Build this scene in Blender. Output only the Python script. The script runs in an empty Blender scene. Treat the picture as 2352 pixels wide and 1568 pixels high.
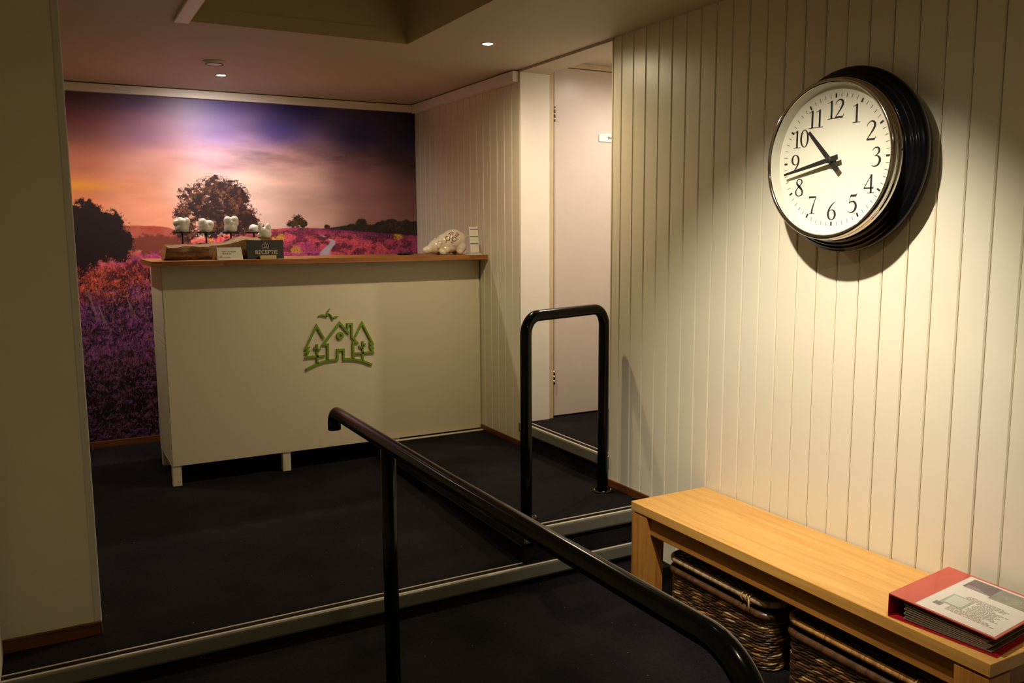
import bpy, bmesh, math, random
import numpy as np
from mathutils import Vector, Matrix
from mathutils.bvhtree import BVHTree

random.seed(7)
SC = bpy.context.scene
COL = SC.collection
PI = math.pi

# ---------------------------------------------------------------- camera
YAW, PITCH, ROLL = math.radians(28.66747), math.radians(7.46653), math.radians(-0.30126)
def cam_matrix():
    f = Vector((math.sin(YAW), math.cos(YAW), 0)); rt = Vector((math.cos(YAW), -math.sin(YAW), 0)); up = Vector((0, 0, 1))
    f2 = f * math.cos(PITCH) - up * math.sin(PITCH)
    up2 = up * math.cos(PITCH) + f * math.sin(PITCH)
    r3 = rt * math.cos(ROLL) + up2 * math.sin(ROLL)
    u3 = -rt * math.sin(ROLL) + up2 * math.cos(ROLL)
    m = Matrix((r3, u3, -f2)).transposed().to_4x4()
    m.translation = Vector((0, 0, 1.5))
    return m
cam = bpy.data.objects.new('camera', bpy.data.cameras.new('camera'))
cam.data.sensor_width = 36.0
cam.data.lens = 1960.733 / 2352 * 36
cam.data.clip_start = 0.02
cam.matrix_world = cam_matrix()
COL.objects.link(cam)
SC.camera = cam

# ---------------------------------------------------------------- world, exposure
SC.view_settings.view_transform = 'Standard'
SC.view_settings.look = 'None'
SC.view_settings.gamma = 1.0
SC.view_settings.use_curve_mapping = False
SC.view_settings.exposure = 0.0
w = bpy.data.worlds.new('night'); SC.world = w
w.use_nodes = True
w.node_tree.nodes['Background'].inputs[0].default_value = (0.01, 0.009, 0.008, 1)
w.node_tree.nodes['Background'].inputs[1].default_value = 0.2

# room levels and planes (metres)
CEIL = 2.345; XR = 2.30; YB = 5.58; ZM = 0.14; ZP = 0.285; YN1 = 2.900; YN2 = 2.917; XP = 1.645
DY0, DY1 = 3.247, 4.11; YBEH = -1.2; XL = -0.198; YL = 3.095; XPIER = 0.094; XFAR = -1.4
ZL = 0.055; CT = 1.354          # counter top height

def zr(y): return ZM + 0.0275 * (y - YN1)      # floor of the gentle ramp up to the mural

# ---------------------------------------------------------------- light table (each lamp is built with its fitting below)
LAMPS = {
    'mural': dict(loc=(0.92, 4.975), power=56, color=(1.0, 0.87, 0.80), size=156, blend=1.0, aim=(0.97, 5.58, 0.75)),
    'door': dict(loc=(1.853, 3.606), power=50, color=(1.0, 0.81, 0.52), size=178, blend=1.0),
    'clock': dict(loc=(1.22, 1.68), power=205, color=(1.0, 0.91, 0.79), size=70, blend=1.0, aim=(2.3, 2.0, 0.76)),
    'office': dict(loc=(0.06, 4.95), power=32, color=(1.0, 0.86, 0.70), size=150, blend=1.0),
    'near': dict(loc=(0.95, 0.5), power=26, color=(1.0, 0.82, 0.56), size=176, blend=1.0),
    'vest': dict(loc=(2.95, 3.60), power=46, color=(1.0, 0.84, 0.72), size=174, blend=1.0),
}

# ================================================================ helpers
def srgb(r, g, b):
    def c(v):
        v /= 255.0
        return v / 12.92 if v <= 0.04045 else ((v + 0.055) / 1.055) ** 2.4
    return (c(r), c(g), c(b))

MATS = {}
def nodes_of(name):
    m = bpy.data.materials.new(name); m.use_nodes = True
    nt = m.node_tree
    return m, nt, nt.nodes['Principled BSDF']

def mat(name, col, rough=0.5, metal=0.0, spec=0.5, coat=0.0, var=0.0, vscale=8.0, bump=0.0, bscale=60.0, stretch=(1, 1, 1), col2=None, sss=0.0):
    if name in MATS: return MATS[name]
    m, nt, p = nodes_of(name)
    p.inputs['Roughness'].default_value = rough
    p.inputs['Metallic'].default_value = metal
    p.inputs['Specular IOR Level'].default_value = spec
    p.inputs['Coat Weight'].default_value = coat
    p.inputs['Coat Roughness'].default_value = 0.08
    if sss:
        p.inputs['Subsurface Weight'].default_value = sss
        p.inputs['Subsurface Radius'].default_value = (0.02, 0.016, 0.01)
        p.inputs['Subsurface Scale'].default_value = 1.0
    tc = nt.nodes.new('ShaderNodeTexCoord')
    mp = nt.nodes.new('ShaderNodeMapping'); mp.inputs['Scale'].default_value = stretch
    nt.links.new(tc.outputs['Object'], mp.inputs['Vector'])
    n = nt.nodes.new('ShaderNodeTexNoise'); n.inputs['Scale'].default_value = vscale; n.inputs['Detail'].default_value = 5
    nt.links.new(mp.outputs['Vector'], n.inputs['Vector'])
    r = nt.nodes.new('ShaderNodeValToRGB')
    a = tuple(max(0, c * (1 - var)) for c in col); b = tuple(min(1, c * (1 + var)) for c in (col2 or col))
    r.color_ramp.elements[0].color = (*a, 1); r.color_ramp.elements[1].color = (*b, 1)
    r.color_ramp.elements[0].position = 0.32; r.color_ramp.elements[1].position = 0.68
    nt.links.new(n.outputs['Fac'], r.inputs['Fac'])
    nt.links.new(r.outputs['Color'], p.inputs['Base Color'])
    if bump:
        n2 = nt.nodes.new('ShaderNodeTexNoise'); n2.inputs['Scale'].default_value = bscale; n2.inputs['Detail'].default_value = 4
        nt.links.new(mp.outputs['Vector'], n2.inputs['Vector'])
        bp = nt.nodes.new('ShaderNodeBump'); bp.inputs['Strength'].default_value = bump; bp.inputs['Distance'].default_value = 0.004
        nt.links.new(n2.outputs['Fac'], bp.inputs['Height'])
        nt.links.new(bp.outputs['Normal'], p.inputs['Normal'])
    MATS[name] = m
    return m

def mat_attr(name, attr, rough=0.5, spec=0.5, coat=0.0, bump=0.0, bscale=200.0):
    m, nt, p = nodes_of(name)
    a = nt.nodes.new('ShaderNodeAttribute'); a.attribute_name = attr
    nt.links.new(a.outputs['Color'], p.inputs['Base Color'])
    p.inputs['Roughness'].default_value = rough; p.inputs['Specular IOR Level'].default_value = spec
    p.inputs['Coat Weight'].default_value = coat
    if bump:
        tc = nt.nodes.new('ShaderNodeTexCoord')
        n2 = nt.nodes.new('ShaderNodeTexNoise'); n2.inputs['Scale'].default_value = bscale
        nt.links.new(tc.outputs['Object'], n2.inputs['Vector'])
        bp = nt.nodes.new('ShaderNodeBump'); bp.inputs['Strength'].default_value = bump; bp.inputs['Distance'].default_value = 0.003
        nt.links.new(n2.outputs['Fac'], bp.inputs['Height']); nt.links.new(bp.outputs['Normal'], p.inputs['Normal'])
    return m

def mat_emit(name, col, strength):
    m, nt, p = nodes_of(name)
    p.inputs['Base Color'].default_value = (*col, 1)
    p.inputs['Emission Color'].default_value = (*col, 1); p.inputs['Emission Strength'].default_value = strength
    return m

def mat_glass(name):
    m = bpy.data.materials.new(name); m.use_nodes = True
    nt = m.node_tree; nt.nodes.clear()
    o = nt.nodes.new('ShaderNodeOutputMaterial'); mx = nt.nodes.new('ShaderNodeMixShader')
    t = nt.nodes.new('ShaderNodeBsdfTransparent'); g = nt.nodes.new('ShaderNodeBsdfGlossy'); lw = nt.nodes.new('ShaderNodeLayerWeight'); pw = nt.nodes.new('ShaderNodeMath'); fr = nt.nodes.new('ShaderNodeMath')
    pw.operation = 'POWER'; pw.inputs[1].default_value = 5; fr.operation = 'MULTIPLY_ADD'; fr.inputs[1].default_value = 0.95; fr.inputs[2].default_value = 0.045
    nt.links.new(lw.outputs['Facing'], pw.inputs[0]); nt.links.new(pw.outputs[0], fr.inputs[0]); g.inputs['Roughness'].default_value = 0.02
    t.inputs['Color'].default_value = (0.97, 0.98, 0.97, 1)
    nt.links.new(fr.outputs[0], mx.inputs[0]); nt.links.new(t.outputs[0], mx.inputs[1]); nt.links.new(g.outputs[0], mx.inputs[2])
    nt.links.new(mx.outputs[0], o.inputs[0])
    return m

def wood(name, dark, light, axis='Y', rough=0.4, scale=1.0, coat=0.0):
    """straight-grained wood: stretched noise plus fine streaks along one axis"""
    if name in MATS: return MATS[name]
    m, nt, p = nodes_of(name)
    tc = nt.nodes.new('ShaderNodeTexCoord'); mp = nt.nodes.new('ShaderNodeMapping')
    s = [26 * scale] * 3; s['XYZ'.index(axis)] = 1.3 * scale
    mp.inputs['Scale'].default_value = s
    nt.links.new(tc.outputs['Object'], mp.inputs['Vector'])
    n = nt.nodes.new('ShaderNodeTexNoise'); n.inputs['Scale'].default_value = 1.6; n.inputs['Detail'].default_value = 6; n.inputs['Distortion'].default_value = 0.6
    n2 = nt.nodes.new('ShaderNodeTexNoise'); n2.inputs['Scale'].default_value = 8; n2.inputs['Detail'].default_value = 3
    nt.links.new(mp.outputs[0], n.inputs['Vector']); nt.links.new(mp.outputs[0], n2.inputs['Vector'])
    ad = nt.nodes.new('ShaderNodeMath'); ad.operation = 'MULTIPLY_ADD'; ad.inputs[1].default_value = 0.35
    nt.links.new(n2.outputs['Fac'], ad.inputs[0]); nt.links.new(n.outputs['Fac'], ad.inputs[2])
    r = nt.nodes.new('ShaderNodeValToRGB')
    r.color_ramp.elements[0].color = (*dark, 1); r.color_ramp.elements[1].color = (*light, 1)
    r.color_ramp.elements[0].position = 0.45; r.color_ramp.elements[1].position = 0.85
    nt.links.new(ad.outputs[0], r.inputs['Fac']); nt.links.new(r.outputs['Color'], p.inputs['Base Color'])
    bp = nt.nodes.new('ShaderNodeBump'); bp.inputs['Strength'].default_value = 0.08; bp.inputs['Distance'].default_value = 0.002
    nt.links.new(n2.outputs['Fac'], bp.inputs['Height']); nt.links.new(bp.outputs['Normal'], p.inputs['Normal'])
    p.inputs['Roughness'].default_value = rough; p.inputs['Coat Weight'].default_value = coat
    MATS[name] = m
    return m

def carpet_mat():
    m, nt, p = nodes_of('carpet')
    tc = nt.nodes.new('ShaderNodeTexCoord')
    n = nt.nodes.new('ShaderNodeTexNoise'); n.inputs['Scale'].default_value = 260; n.inputs['Detail'].default_value = 4
    n1 = nt.nodes.new('ShaderNodeTexNoise'); n1.inputs['Scale'].default_value = 3.2; n1.inputs['Detail'].default_value = 5
    v = nt.nodes.new('ShaderNodeTexVoronoi'); v.inputs['Scale'].default_value = 34
    for q in (n, n1, v): nt.links.new(tc.outputs['Object'], q.inputs['Vector'])
    r = nt.nodes.new('ShaderNodeValToRGB')
    r.color_ramp.elements[0].color = (0.0028, 0.0024, 0.0025, 1); r.color_ramp.elements[1].color = (0.021, 0.0175, 0.0178, 1)
    r.color_ramp.elements[0].position = 0.35; r.color_ramp.elements[1].position = 0.7
    mx = nt.nodes.new('ShaderNodeMath'); mx.operation = 'MULTIPLY_ADD'; mx.inputs[1].default_value = 0.5
    nt.links.new(n.outputs['Fac'], mx.inputs[0])
    h = nt.nodes.new('ShaderNodeMath'); h.operation = 'MULTIPLY'; h.inputs[1].default_value = 0.5
    nt.links.new(n1.outputs['Fac'], h.inputs[0]); nt.links.new(h.outputs[0], mx.inputs[2])
    nt.links.new(mx.outputs[0], r.inputs['Fac'])
    # lint specks
    lt = nt.nodes.new('ShaderNodeMath'); lt.operation = 'LESS_THAN'; lt.inputs[1].default_value = 0.055
    nt.links.new(v.outputs['Distance'], lt.inputs[0])
    pick = nt.nodes.new('ShaderNodeSeparateColor'); nt.links.new(v.outputs['Color'], pick.inputs[0])
    gt = nt.nodes.new('ShaderNodeMath'); gt.operation = 'GREATER_THAN'; gt.inputs[1].default_value = 0.82
    nt.links.new(pick.outputs[0], gt.inputs[0])
    an = nt.nodes.new('ShaderNodeMath'); an.operation = 'MULTIPLY'
    nt.links.new(lt.outputs[0], an.inputs[0]); nt.links.new(gt.outputs[0], an.inputs[1])
    mc = nt.nodes.new('ShaderNodeMix'); mc.data_type = 'RGBA'
    nt.links.new(an.outputs[0], mc.inputs['Factor']); nt.links.new(r.outputs['Color'], mc.inputs['A'])
    mc.inputs['B'].default_value = (0.22, 0.19, 0.17, 1)
    nt.links.new(mc.outputs['Result'], p.inputs['Base Color'])
    bp = nt.nodes.new('ShaderNodeBump'); bp.inputs['Strength'].default_value = 0.6; bp.inputs['Distance'].default_value = 0.004
    nt.links.new(n.outputs['Fac'], bp.inputs['Height']); nt.links.new(bp.outputs['Normal'], p.inputs['Normal'])
    p.inputs['Roughness'].default_value = 0.95; p.inputs['Specular IOR Level'].default_value = 0.1
    return m

class MB:
    """collects geometry; build() links it as ONE mesh object"""
    def __init__(self): self.v = []; self.f = []; self.sm = []; self.c = []; self.col = (1, 1, 1)
    def add(self, vs, fs, smooth=False):
        o = len(self.v)
        self.v += [tuple(p) for p in vs]; self.f += [tuple(i + o for i in q) for q in fs]
        self.sm += [smooth] * len(fs); self.c += [self.col] * len(vs)
        return self
    def box(self, x0, x1, y0, y1, z0, z1, bev=0.0, seg=2):
        bm = bmesh.new()
        bmesh.ops.create_cube(bm, size=1)
        for v in bm.verts:
            v.co = Vector(((x0 + x1) / 2 + v.co.x * (x1 - x0), (y0 + y1) / 2 + v.co.y * (y1 - y0), (z0 + z1) / 2 + v.co.z * (z1 - z0)))
        if bev: bmesh.ops.bevel(bm, geom=bm.edges[:], offset=bev, segments=seg, affect='EDGES', profile=0.5)
        return self.from_bm(bm)
    def from_bm(self, bm, smooth=False):
        bm.verts.index_update()
        self.add([v.co[:] for v in bm.verts], [[v.index for v in q.verts] for q in bm.faces], smooth)
        bm.free(); return self
    def tube(self, pts, r, sides=12, caps=True, smooth=True, closed=False):
        pts = [Vector(p) for p in pts]; n = len(pts)
        rs = r if isinstance(r, (list, tuple)) else [r] * n
        tan = []
        for i in range(n):
            a = pts[(i - 1) % n] if (closed or i > 0) else pts[i]
            b = pts[(i + 1) % n] if (closed or i < n - 1) else pts[i]
            t = (b - a); tan.append(t.normalized() if t.length > 1e-9 else Vector((0, 0, 1)))
        ref = Vector((0, 0, 1)) if abs(tan[0].z) < 0.9 else Vector((1, 0, 0))
        u = tan[0].cross(ref).normalized()
        vs = []
        for i in range(n):
            u = (u - tan[i] * u.dot(tan[i]))
            u = u.normalized() if u.length > 1e-6 else tan[i].orthogonal().normalized()
            w_ = tan[i].cross(u)
            for k in range(sides):
                a = 2 * PI * k / sides
                vs.append(pts[i] + (u * math.cos(a) + w_ * math.sin(a)) * rs[i])
        fs = []
        for i in range(n if closed else n - 1):
            j = (i + 1) % n
            for k in range(sides):
                k2 = (k + 1) % sides
                fs.append((i * sides + k, i * sides + k2, j * sides + k2, j * sides + k))
        self.add(vs, fs, smooth)
        if caps and not closed:
            o = len(self.v) - len(vs)
            self.f.append(tuple(o + k for k in reversed(range(sides)))); self.sm.append(False)
            self.f.append(tuple(o + (n - 1) * sides + k for k in range(sides))); self.sm.append(False)
        return self
    def lathe(self, prof, origin, axis, segs=64, smooth=True):
        """prof: (radius, height along axis)"""
        ax = Vector(axis).normalized(); u = ax.orthogonal().normalized(); w_ = ax.cross(u); o = Vector(origin)
        vs = []; fs = []
        for (r, h) in prof:
            for k in range(segs):
                a = 2 * PI * k / segs
                vs.append(o + ax * h + (u * math.cos(a) + w_ * math.sin(a)) * max(r, 1e-5))
        for i in range(len(prof) - 1):
            for k in range(segs):
                k2 = (k + 1) % segs
                fs.append((i * segs + k, i * segs + k2, (i + 1) * segs + k2, (i + 1) * segs + k))
        return self.add(vs, fs, smooth)
    def poly(self, pts, o, e1, e2, n, t):
        """flat polygon pts (a,b) in frame o,e1,e2, extruded by t along n"""
        o, e1, e2, n = Vector(o), Vector(e1), Vector(e2), Vector(n)
        k = len(pts)
        lo = [o + e1 * a + e2 * b for a, b in pts]; hi = [p + n * t for p in lo]
        fs = [tuple(reversed(range(k))), tuple(range(k, 2 * k))]
        fs += [(i, (i + 1) % k, k + (i + 1) % k, k + i) for i in range(k)]
        return self.add(lo + hi, fs)
    def ribbon(self, pts, o, e1, e2, n, t, width=None):
        """polyline with width (a,b[,w]) in frame, mitred, extruded by t along n"""
        P = [Vector((p[0], p[1])) for p in pts]; W = [(p[2] if len(p) > 2 else width) for p in pts]
        L = []; R_ = []
        for i in range(len(P)):
            d0 = (P[i] - P[i - 1]).normalized() if i else None
            d1 = (P[i + 1] - P[i]).normalized() if i < len(P) - 1 else None
            d0 = d0 or d1; d1 = d1 or d0
            n0 = Vector((-d0.y, d0.x)); n1 = Vector((-d1.y, d1.x)); m = n0 + n1
            m = m.normalized() if m.length > 1e-6 else n0
            k = 1 / max(0.45, m.dot(n0))
            L.append(P[i] + m * W[i] / 2 * k); R_.append(P[i] - m * W[i] / 2 * k)
        o, e1, e2, n = Vector(o), Vector(e1), Vector(e2), Vector(n)
        def q(p, h): return o + e1 * p.x + e2 * p.y + n * h
        c = len(P); vs = [q(p, 0) for p in L] + [q(p, 0) for p in R_] + [q(p, t) for p in L] + [q(p, t) for p in R_]
        fs = []
        for i in range(c - 1):
            fs += [(2 * c + i, 3 * c + i, 3 * c + i + 1, 2 * c + i + 1), (i, i + 1, c + i + 1, c + i),
                   (i, 2 * c + i, 2 * c + i + 1, i + 1), (c + i, c + i + 1, 3 * c + i + 1, 3 * c + i)]
        fs += [(0, c, 3 * c, 2 * c), (c - 1, 3 * c - 1, 4 * c - 1, 2 * c - 1)]
        return self.add(vs, fs)
    def mesh(self, name, m, attr=None):
        me = bpy.data.meshes.new(name)
        me.from_pydata([tuple(v) for v in self.v], [], self.f)
        me.polygons.foreach_set('use_smooth', self.sm)
        if attr:
            a = me.color_attributes.new(attr, 'FLOAT_COLOR', 'POINT')
            a.data.foreach_set('color', np.array([(*c, 1) for c in self.c], dtype=np.float32).ravel())
        if m: me.materials.append(m)
        me.validate(); me.update()
        bm = bmesh.new(); bm.from_mesh(me); bmesh.ops.recalc_face_normals(bm, faces=bm.faces[:]); bm.to_mesh(me); bm.free()
        return me
    def build(self, name, m, parent=None, attr=None):
        return link(name, self.mesh(name, m, attr), parent)

def link(name, data, parent=None):
    o = bpy.data.objects.new(name, data); COL.objects.link(o)
    if parent: o.parent = parent
    return o
def tag(o, label=None, cat=None, group=None, kind=None):
    if label: o['label'] = label
    if cat: o['category'] = cat
    if group: o['group'] = group
    if kind: o['kind'] = kind
    return o
def thing(name, label, cat, loc=(0, 0, 0), group=None):
    """Empty at the thing's base; children are built in world coordinates and re-based here"""
    o = bpy.data.objects.new(name, None); COL.objects.link(o); o.location = loc; o.empty_display_size = 0.05
    return tag(o, label, cat, group)
def rebase(root):
    """children were given world-space vertices: keep them there under a moved root"""
    inv = Matrix.Translation(root.location).inverted()
    for c in root.children: c.matrix_parent_inverse = inv
    return root
def struct(name, mb, m, parent=None, label=None):
    o = mb.build(name, m, parent)
    if not parent: tag(o, kind='structure')
    if label: o['label'] = label
    return o
def box(name, m, parent, *a, **k): return MB().box(*a, **k).build(name, m, parent)

def catmull(pts, n=6):
    """smooth open curve through pts of any dimension"""
    P = [np.array(p, float) for p in pts]; P = [2 * P[0] - P[1]] + P + [2 * P[-1] - P[-2]]
    out = []
    for i in range(1, len(P) - 2):
        for k in range(n):
            t = k / n
            out.append(0.5 * (2 * P[i] + (P[i + 1] - P[i - 1]) * t + (2 * P[i - 1] - 5 * P[i] + 4 * P[i + 1] - P[i + 2]) * t * t + (3 * P[i] - P[i - 1] - 3 * P[i + 1] + P[i + 2]) * t ** 3))
    out.append(P[-2]); return [tuple(p) for p in out]
def arc(c, e1, e2, r, a0, a1, n):
    c, e1, e2 = Vector(c), Vector(e1), Vector(e2)
    return [c + e1 * (r * math.cos(a0 + (a1 - a0) * i / n)) + e2 * (r * math.sin(a0 + (a1 - a0) * i / n)) for i in range(n + 1)]

def text_mb(s, size, o, e1, e2, n, t=0.0006, align='LEFT', bold=0.0, mb=None, space=1.0):
    """lettering from the built-in font as thin mesh in frame o,e1,e2"""
    cu = bpy.data.curves.new('lettering', 'FONT'); cu.body = s; cu.size = size; cu.align_x = align; cu.offset = bold; cu.resolution_u = 3
    cu.space_character = space
    ob = bpy.data.objects.new('lettering', cu); COL.objects.link(ob)
    me = bpy.data.meshes.new_from_object(ob.evaluated_get(bpy.context.evaluated_depsgraph_get()))
    bpy.data.objects.remove(ob); bpy.data.curves.remove(cu)
    mb = mb or MB(); o, e1, e2, n = Vector(o), Vector(e1), Vector(e2), Vector(n)
    mb.add([o + e1 * v.co.x + e2 * v.co.y + n * t for v in me.vertices], [tuple(p.vertices) for p in me.polygons])
    bpy.data.meshes.remove(me)
    return mb

def blob(name, parts, m, voxel=0.004, smooth=8, parent=None):
    """union of ellipsoids (centre, radii, tilt about Y) melted into one continuous surface"""
    bm = bmesh.new()
    for (c, r, tilt) in parts:
        g = bmesh.ops.create_icosphere(bm, subdivisions=3, radius=1)
        M_ = Matrix.Translation(c) @ Matrix.Rotation(tilt, 4, 'Y') @ Matrix.Diagonal((*r, 1))
        bmesh.ops.transform(bm, matrix=M_, verts=g['verts'])
    me = bpy.data.meshes.new(name); bm.to_mesh(me); bm.free()
    ob = bpy.data.objects.new(name, me); COL.objects.link(ob)
    a = ob.modifiers.new('r', 'REMESH'); a.mode = 'VOXEL'; a.voxel_size = voxel
    s = ob.modifiers.new('s', 'SMOOTH'); s.iterations = smooth; s.factor = 0.5
    nm = bpy.data.meshes.new_from_object(ob.evaluated_get(bpy.context.evaluated_depsgraph_get()))
    bpy.data.objects.remove(ob); bpy.data.meshes.remove(me)
    nm.name = name; nm.materials.clear(); nm.materials.append(m)
    nm.polygons.foreach_set('use_smooth', [True] * len(nm.polygons))
    return link(name, nm, parent)

# ================================================================ materials
M_CREAM = mat('cream_gloss_paint', srgb(228, 219, 192), rough=0.34, spec=0.5, var=0.03, vscale=3, bump=0.10, bscale=22)
M_GROOVE = mat('groove_paint', srgb(196, 182, 146), rough=0.6, var=0.1)
M_WALL = mat('matt_wall_paint', srgb(212, 205, 178), rough=0.75, spec=0.3, var=0.03, vscale=3, bump=0.06, bscale=90)
M_CEIL = mat('ceiling_paint', srgb(196, 184, 160), rough=0.62, spec=0.35, var=0.02, vscale=2)
M_WHITE = mat('white_paint', srgb(240, 234, 222), rough=0.45, var=0.02)
M_DOOR = mat('door_paint', srgb(212, 200, 190), rough=0.33, var=0.02, bump=0.03, bscale=40)
M_COUNTER = mat('counter_laminate', srgb(222, 212, 182), rough=0.42, var=0.015, vscale=2)
M_CARPET = carpet_mat()
M_BASE = wood('red_brown_baseboard', srgb(72, 38, 16), srgb(112, 62, 26), axis='Y', rough=0.45)
M_BASEX = wood('red_brown_baseboard_x', srgb(72, 38, 16), srgb(112, 62, 26), axis='X', rough=0.45)
M_NOSE = mat('aluminium_nosing', srgb(116, 114, 100), rough=0.45, metal=0.2, var=0.05, vscale=30)
M_RIDGE = mat('bright_nosing_ridge', srgb(226, 216, 190), rough=0.35, metal=0.3, var=0.03)
M_INSERT = mat('rubber_insert', srgb(26, 21, 16), rough=0.85, spec=0.15, var=0.1)
M_TUBE = mat('black_gloss_tube', (0.005, 0.005, 0.005), rough=0.17, spec=0.2, var=0.1)
M_CHROME = mat('chrome', (0.72, 0.70, 0.66), rough=0.09, metal=1.0, var=0.02)
M_STEEL = mat('brushed_steel', (0.42, 0.38, 0.32), rough=0.3, metal=1.0, var=0.08)
M_BLACK = mat('black_gloss_case', (0.005, 0.005, 0.006), rough=0.16, spec=0.22, var=0.1)
M_INK = mat('black_ink', (0.012, 0.011, 0.010), rough=0.6, var=0.1)
M_OAK = wood('oak_veneer', srgb(200, 144, 66), srgb(222, 170, 90), axis='Y', rough=0.36, coat=0.15)
M_OAKL = wood('oak_leg', srgb(168, 104, 40), srgb(204, 142, 64), axis='Z', rough=0.42)
M_TOP = wood('beech_worktop', srgb(122, 72, 28), srgb(168, 110, 52), axis='X', rough=0.4, scale=0.7)
M_LAMPRING = mat('lamp_ring', srgb(214, 206, 190), rough=0.35, var=0.02)

# ================================================================ the setting
# ---- floors
floor = struct('floor', MB().box(XL, XR, YBEH, YN1, -0.08, ZL), M_CARPET)
vs = [(x, y, z) for x in (XFAR, XR) for (y, z) in ((YN1, -0.08), (YB, -0.08), (YB, zr(YB)), (YN1, ZM))]
MB().add(vs, [(0, 1, 2, 3), (7, 6, 5, 4), (0, 4, 5, 1), (1, 5, 6, 2), (2, 6, 7, 3), (3, 7, 4, 0)]).build('ramp', M_CARPET, floor)
MB().box(XP, XR, YN2, 4.585, ZL, ZP).build('upper_platform', M_CARPET, floor)
MB().box(XR + 0.004, 3.5, 3.0, 4.2, -0.08, 0.425).build('vestibule_floor', M_CARPET, floor)

def nosing(name, p0, p1, out, z, label, cap=True):
    """stair nosing: two bright ridges, a dark rubber insert and a tall rounded front face"""
    p0, p1, out = Vector((*p0, 0)), Vector((*p1, 0)), Vector((*out, 0))
    def ext(prof, m, nm, par=None):
        k = len(prof)
        vs = [p0 + out * d + Vector((0, 0, z + h)) for d, h in prof] + [p1 + out * d + Vector((0, 0, z + h)) for d, h in prof]
        fs = [tuple(range(k)), tuple(range(2 * k - 1, k - 1, -1))] + [(i, (i + 1) % k, k + (i + 1) % k, k + i) for i in range(k)]
        return MB().add(vs, fs).build(nm, m, par)
    o = ext([(0.001, -0.004), (0.001, 0.002), (0.010, 0.002), (0.0155, -0.001), (0.017, -0.006), (0.017, -0.046), (0.013, -0.054), (0.004, -0.056), (0.001, -0.056)], M_NOSE, name)
    tag(o, kind='structure'); o['label'] = label
    ext([(-0.034, 0.0), (-0.033, 0.0035), (-0.028, 0.0035), (-0.027, 0.0)], M_RIDGE, 'back_ridge', o)
    ext([(-0.027, 0.0), (-0.027, 0.0016), (0.001, 0.0016), (0.001, 0.0)], M_INSERT, 'rubber_insert', o)
    ext([(0.001, 0.0016), (0.003, 0.0038), (0.009, 0.0038), (0.011, 0.002)], M_RIDGE, 'front_ridge', o)
    return o
nosing('trim_1', (XL, YN1), (XR, YN1), (0, -1), ZM, 'long pale metal stair nosing edging the lower step')
nosing('trim_2', (XP, YN2), (XR, YN2), (0, -1), ZP, 'short pale metal stair nosing at the foot of the U-shaped rail')
t3 = struct('trim_3', MB().box(XP - 0.010, XP, YN2, 4.585, ZP - 0.062, ZP + 0.002, bev=0.002), mat('dark_edge_strip', srgb(24, 22, 20), rough=0.5), label='dark edging along the side of the raised platform')
MB().box(XP - 0.013, XP - 0.010, YN2, 4.585, ZP - 0.066, ZP - 0.0625).build('thin_line', mat('dull_metal_line', srgb(70, 67, 58), rough=0.4, metal=0.4), t3)
nosing('trim_4', (XR + 0.004, DY0), (XR + 0.004, DY1), (-1, 0), 0.425, 'metal nosing on the doorway step')
o = struct('trim_5', MB().box(XP, XR - 0.002, 4.560, 4.588, ZP, ZP + 0.006, bev=0.002), M_RIDGE, label='thin white strip on the platform at the counter foot')

# ---- right wall of vertical planks
PITCH_P = 0.08683; G0 = 2.1402
wall_r = struct('wall_right', MB().box(XR + 0.009, 2.48, YBEH, DY0 - 0.002, 0, CEIL + 0.05), M_GROOVE)
def plank_mesh(wd, z0, z1):
    """one board with chamfered long edges, y from 0 to wd"""
    g = 0.0013; c = 0.0033
    prof = [(0.013, g), (0.0036, g), (0.0, g + c), (0.0, wd - g - c), (0.0036, wd - g), (0.013, wd - g)]
    k = len(prof)
    vs = [(x, y, z0) for x, y in prof] + [(x, y, z1) for x, y in prof]
    fs = [tuple(range(k)), tuple(range(2 * k - 1, k - 1, -1))] + [(i, (i + 1) % k, k + (i + 1) % k, k + i) for i in range(k)]
    return MB().add(vs, fs).mesh('plank', M_CREAM)
pm = plank_mesh(PITCH_P, 0.0, CEIL)
y = G0 + 12 * PITCH_P
link('plank', plank_mesh(DY0 - y, 0.0, CEIL), wall_r).location = (XR, y, 0)
k = 11
while G0 + k * PITCH_P > YBEH:
    yy = G0 + k * PITCH_P
    if yy > YBEH: link('plank', pm, wall_r).location = (XR + random.uniform(-0.0006, 0.0006), yy, 0)
    k -= 1
wall_rr = struct('wall_right_rear', MB().box(XR + 0.009, 2.48, DY1 + 0.001, YB, 0, CEIL + 0.05), M_GROOVE)
yy = DY1
while yy < YB - 0.01:
    wd = min(PITCH_P, YB - yy)
    link('plank', pm if wd > 0.086 else plank_mesh(wd, 0, CEIL), wall_rr).location = (XR, yy, 0)
    yy += PITCH_P
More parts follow.
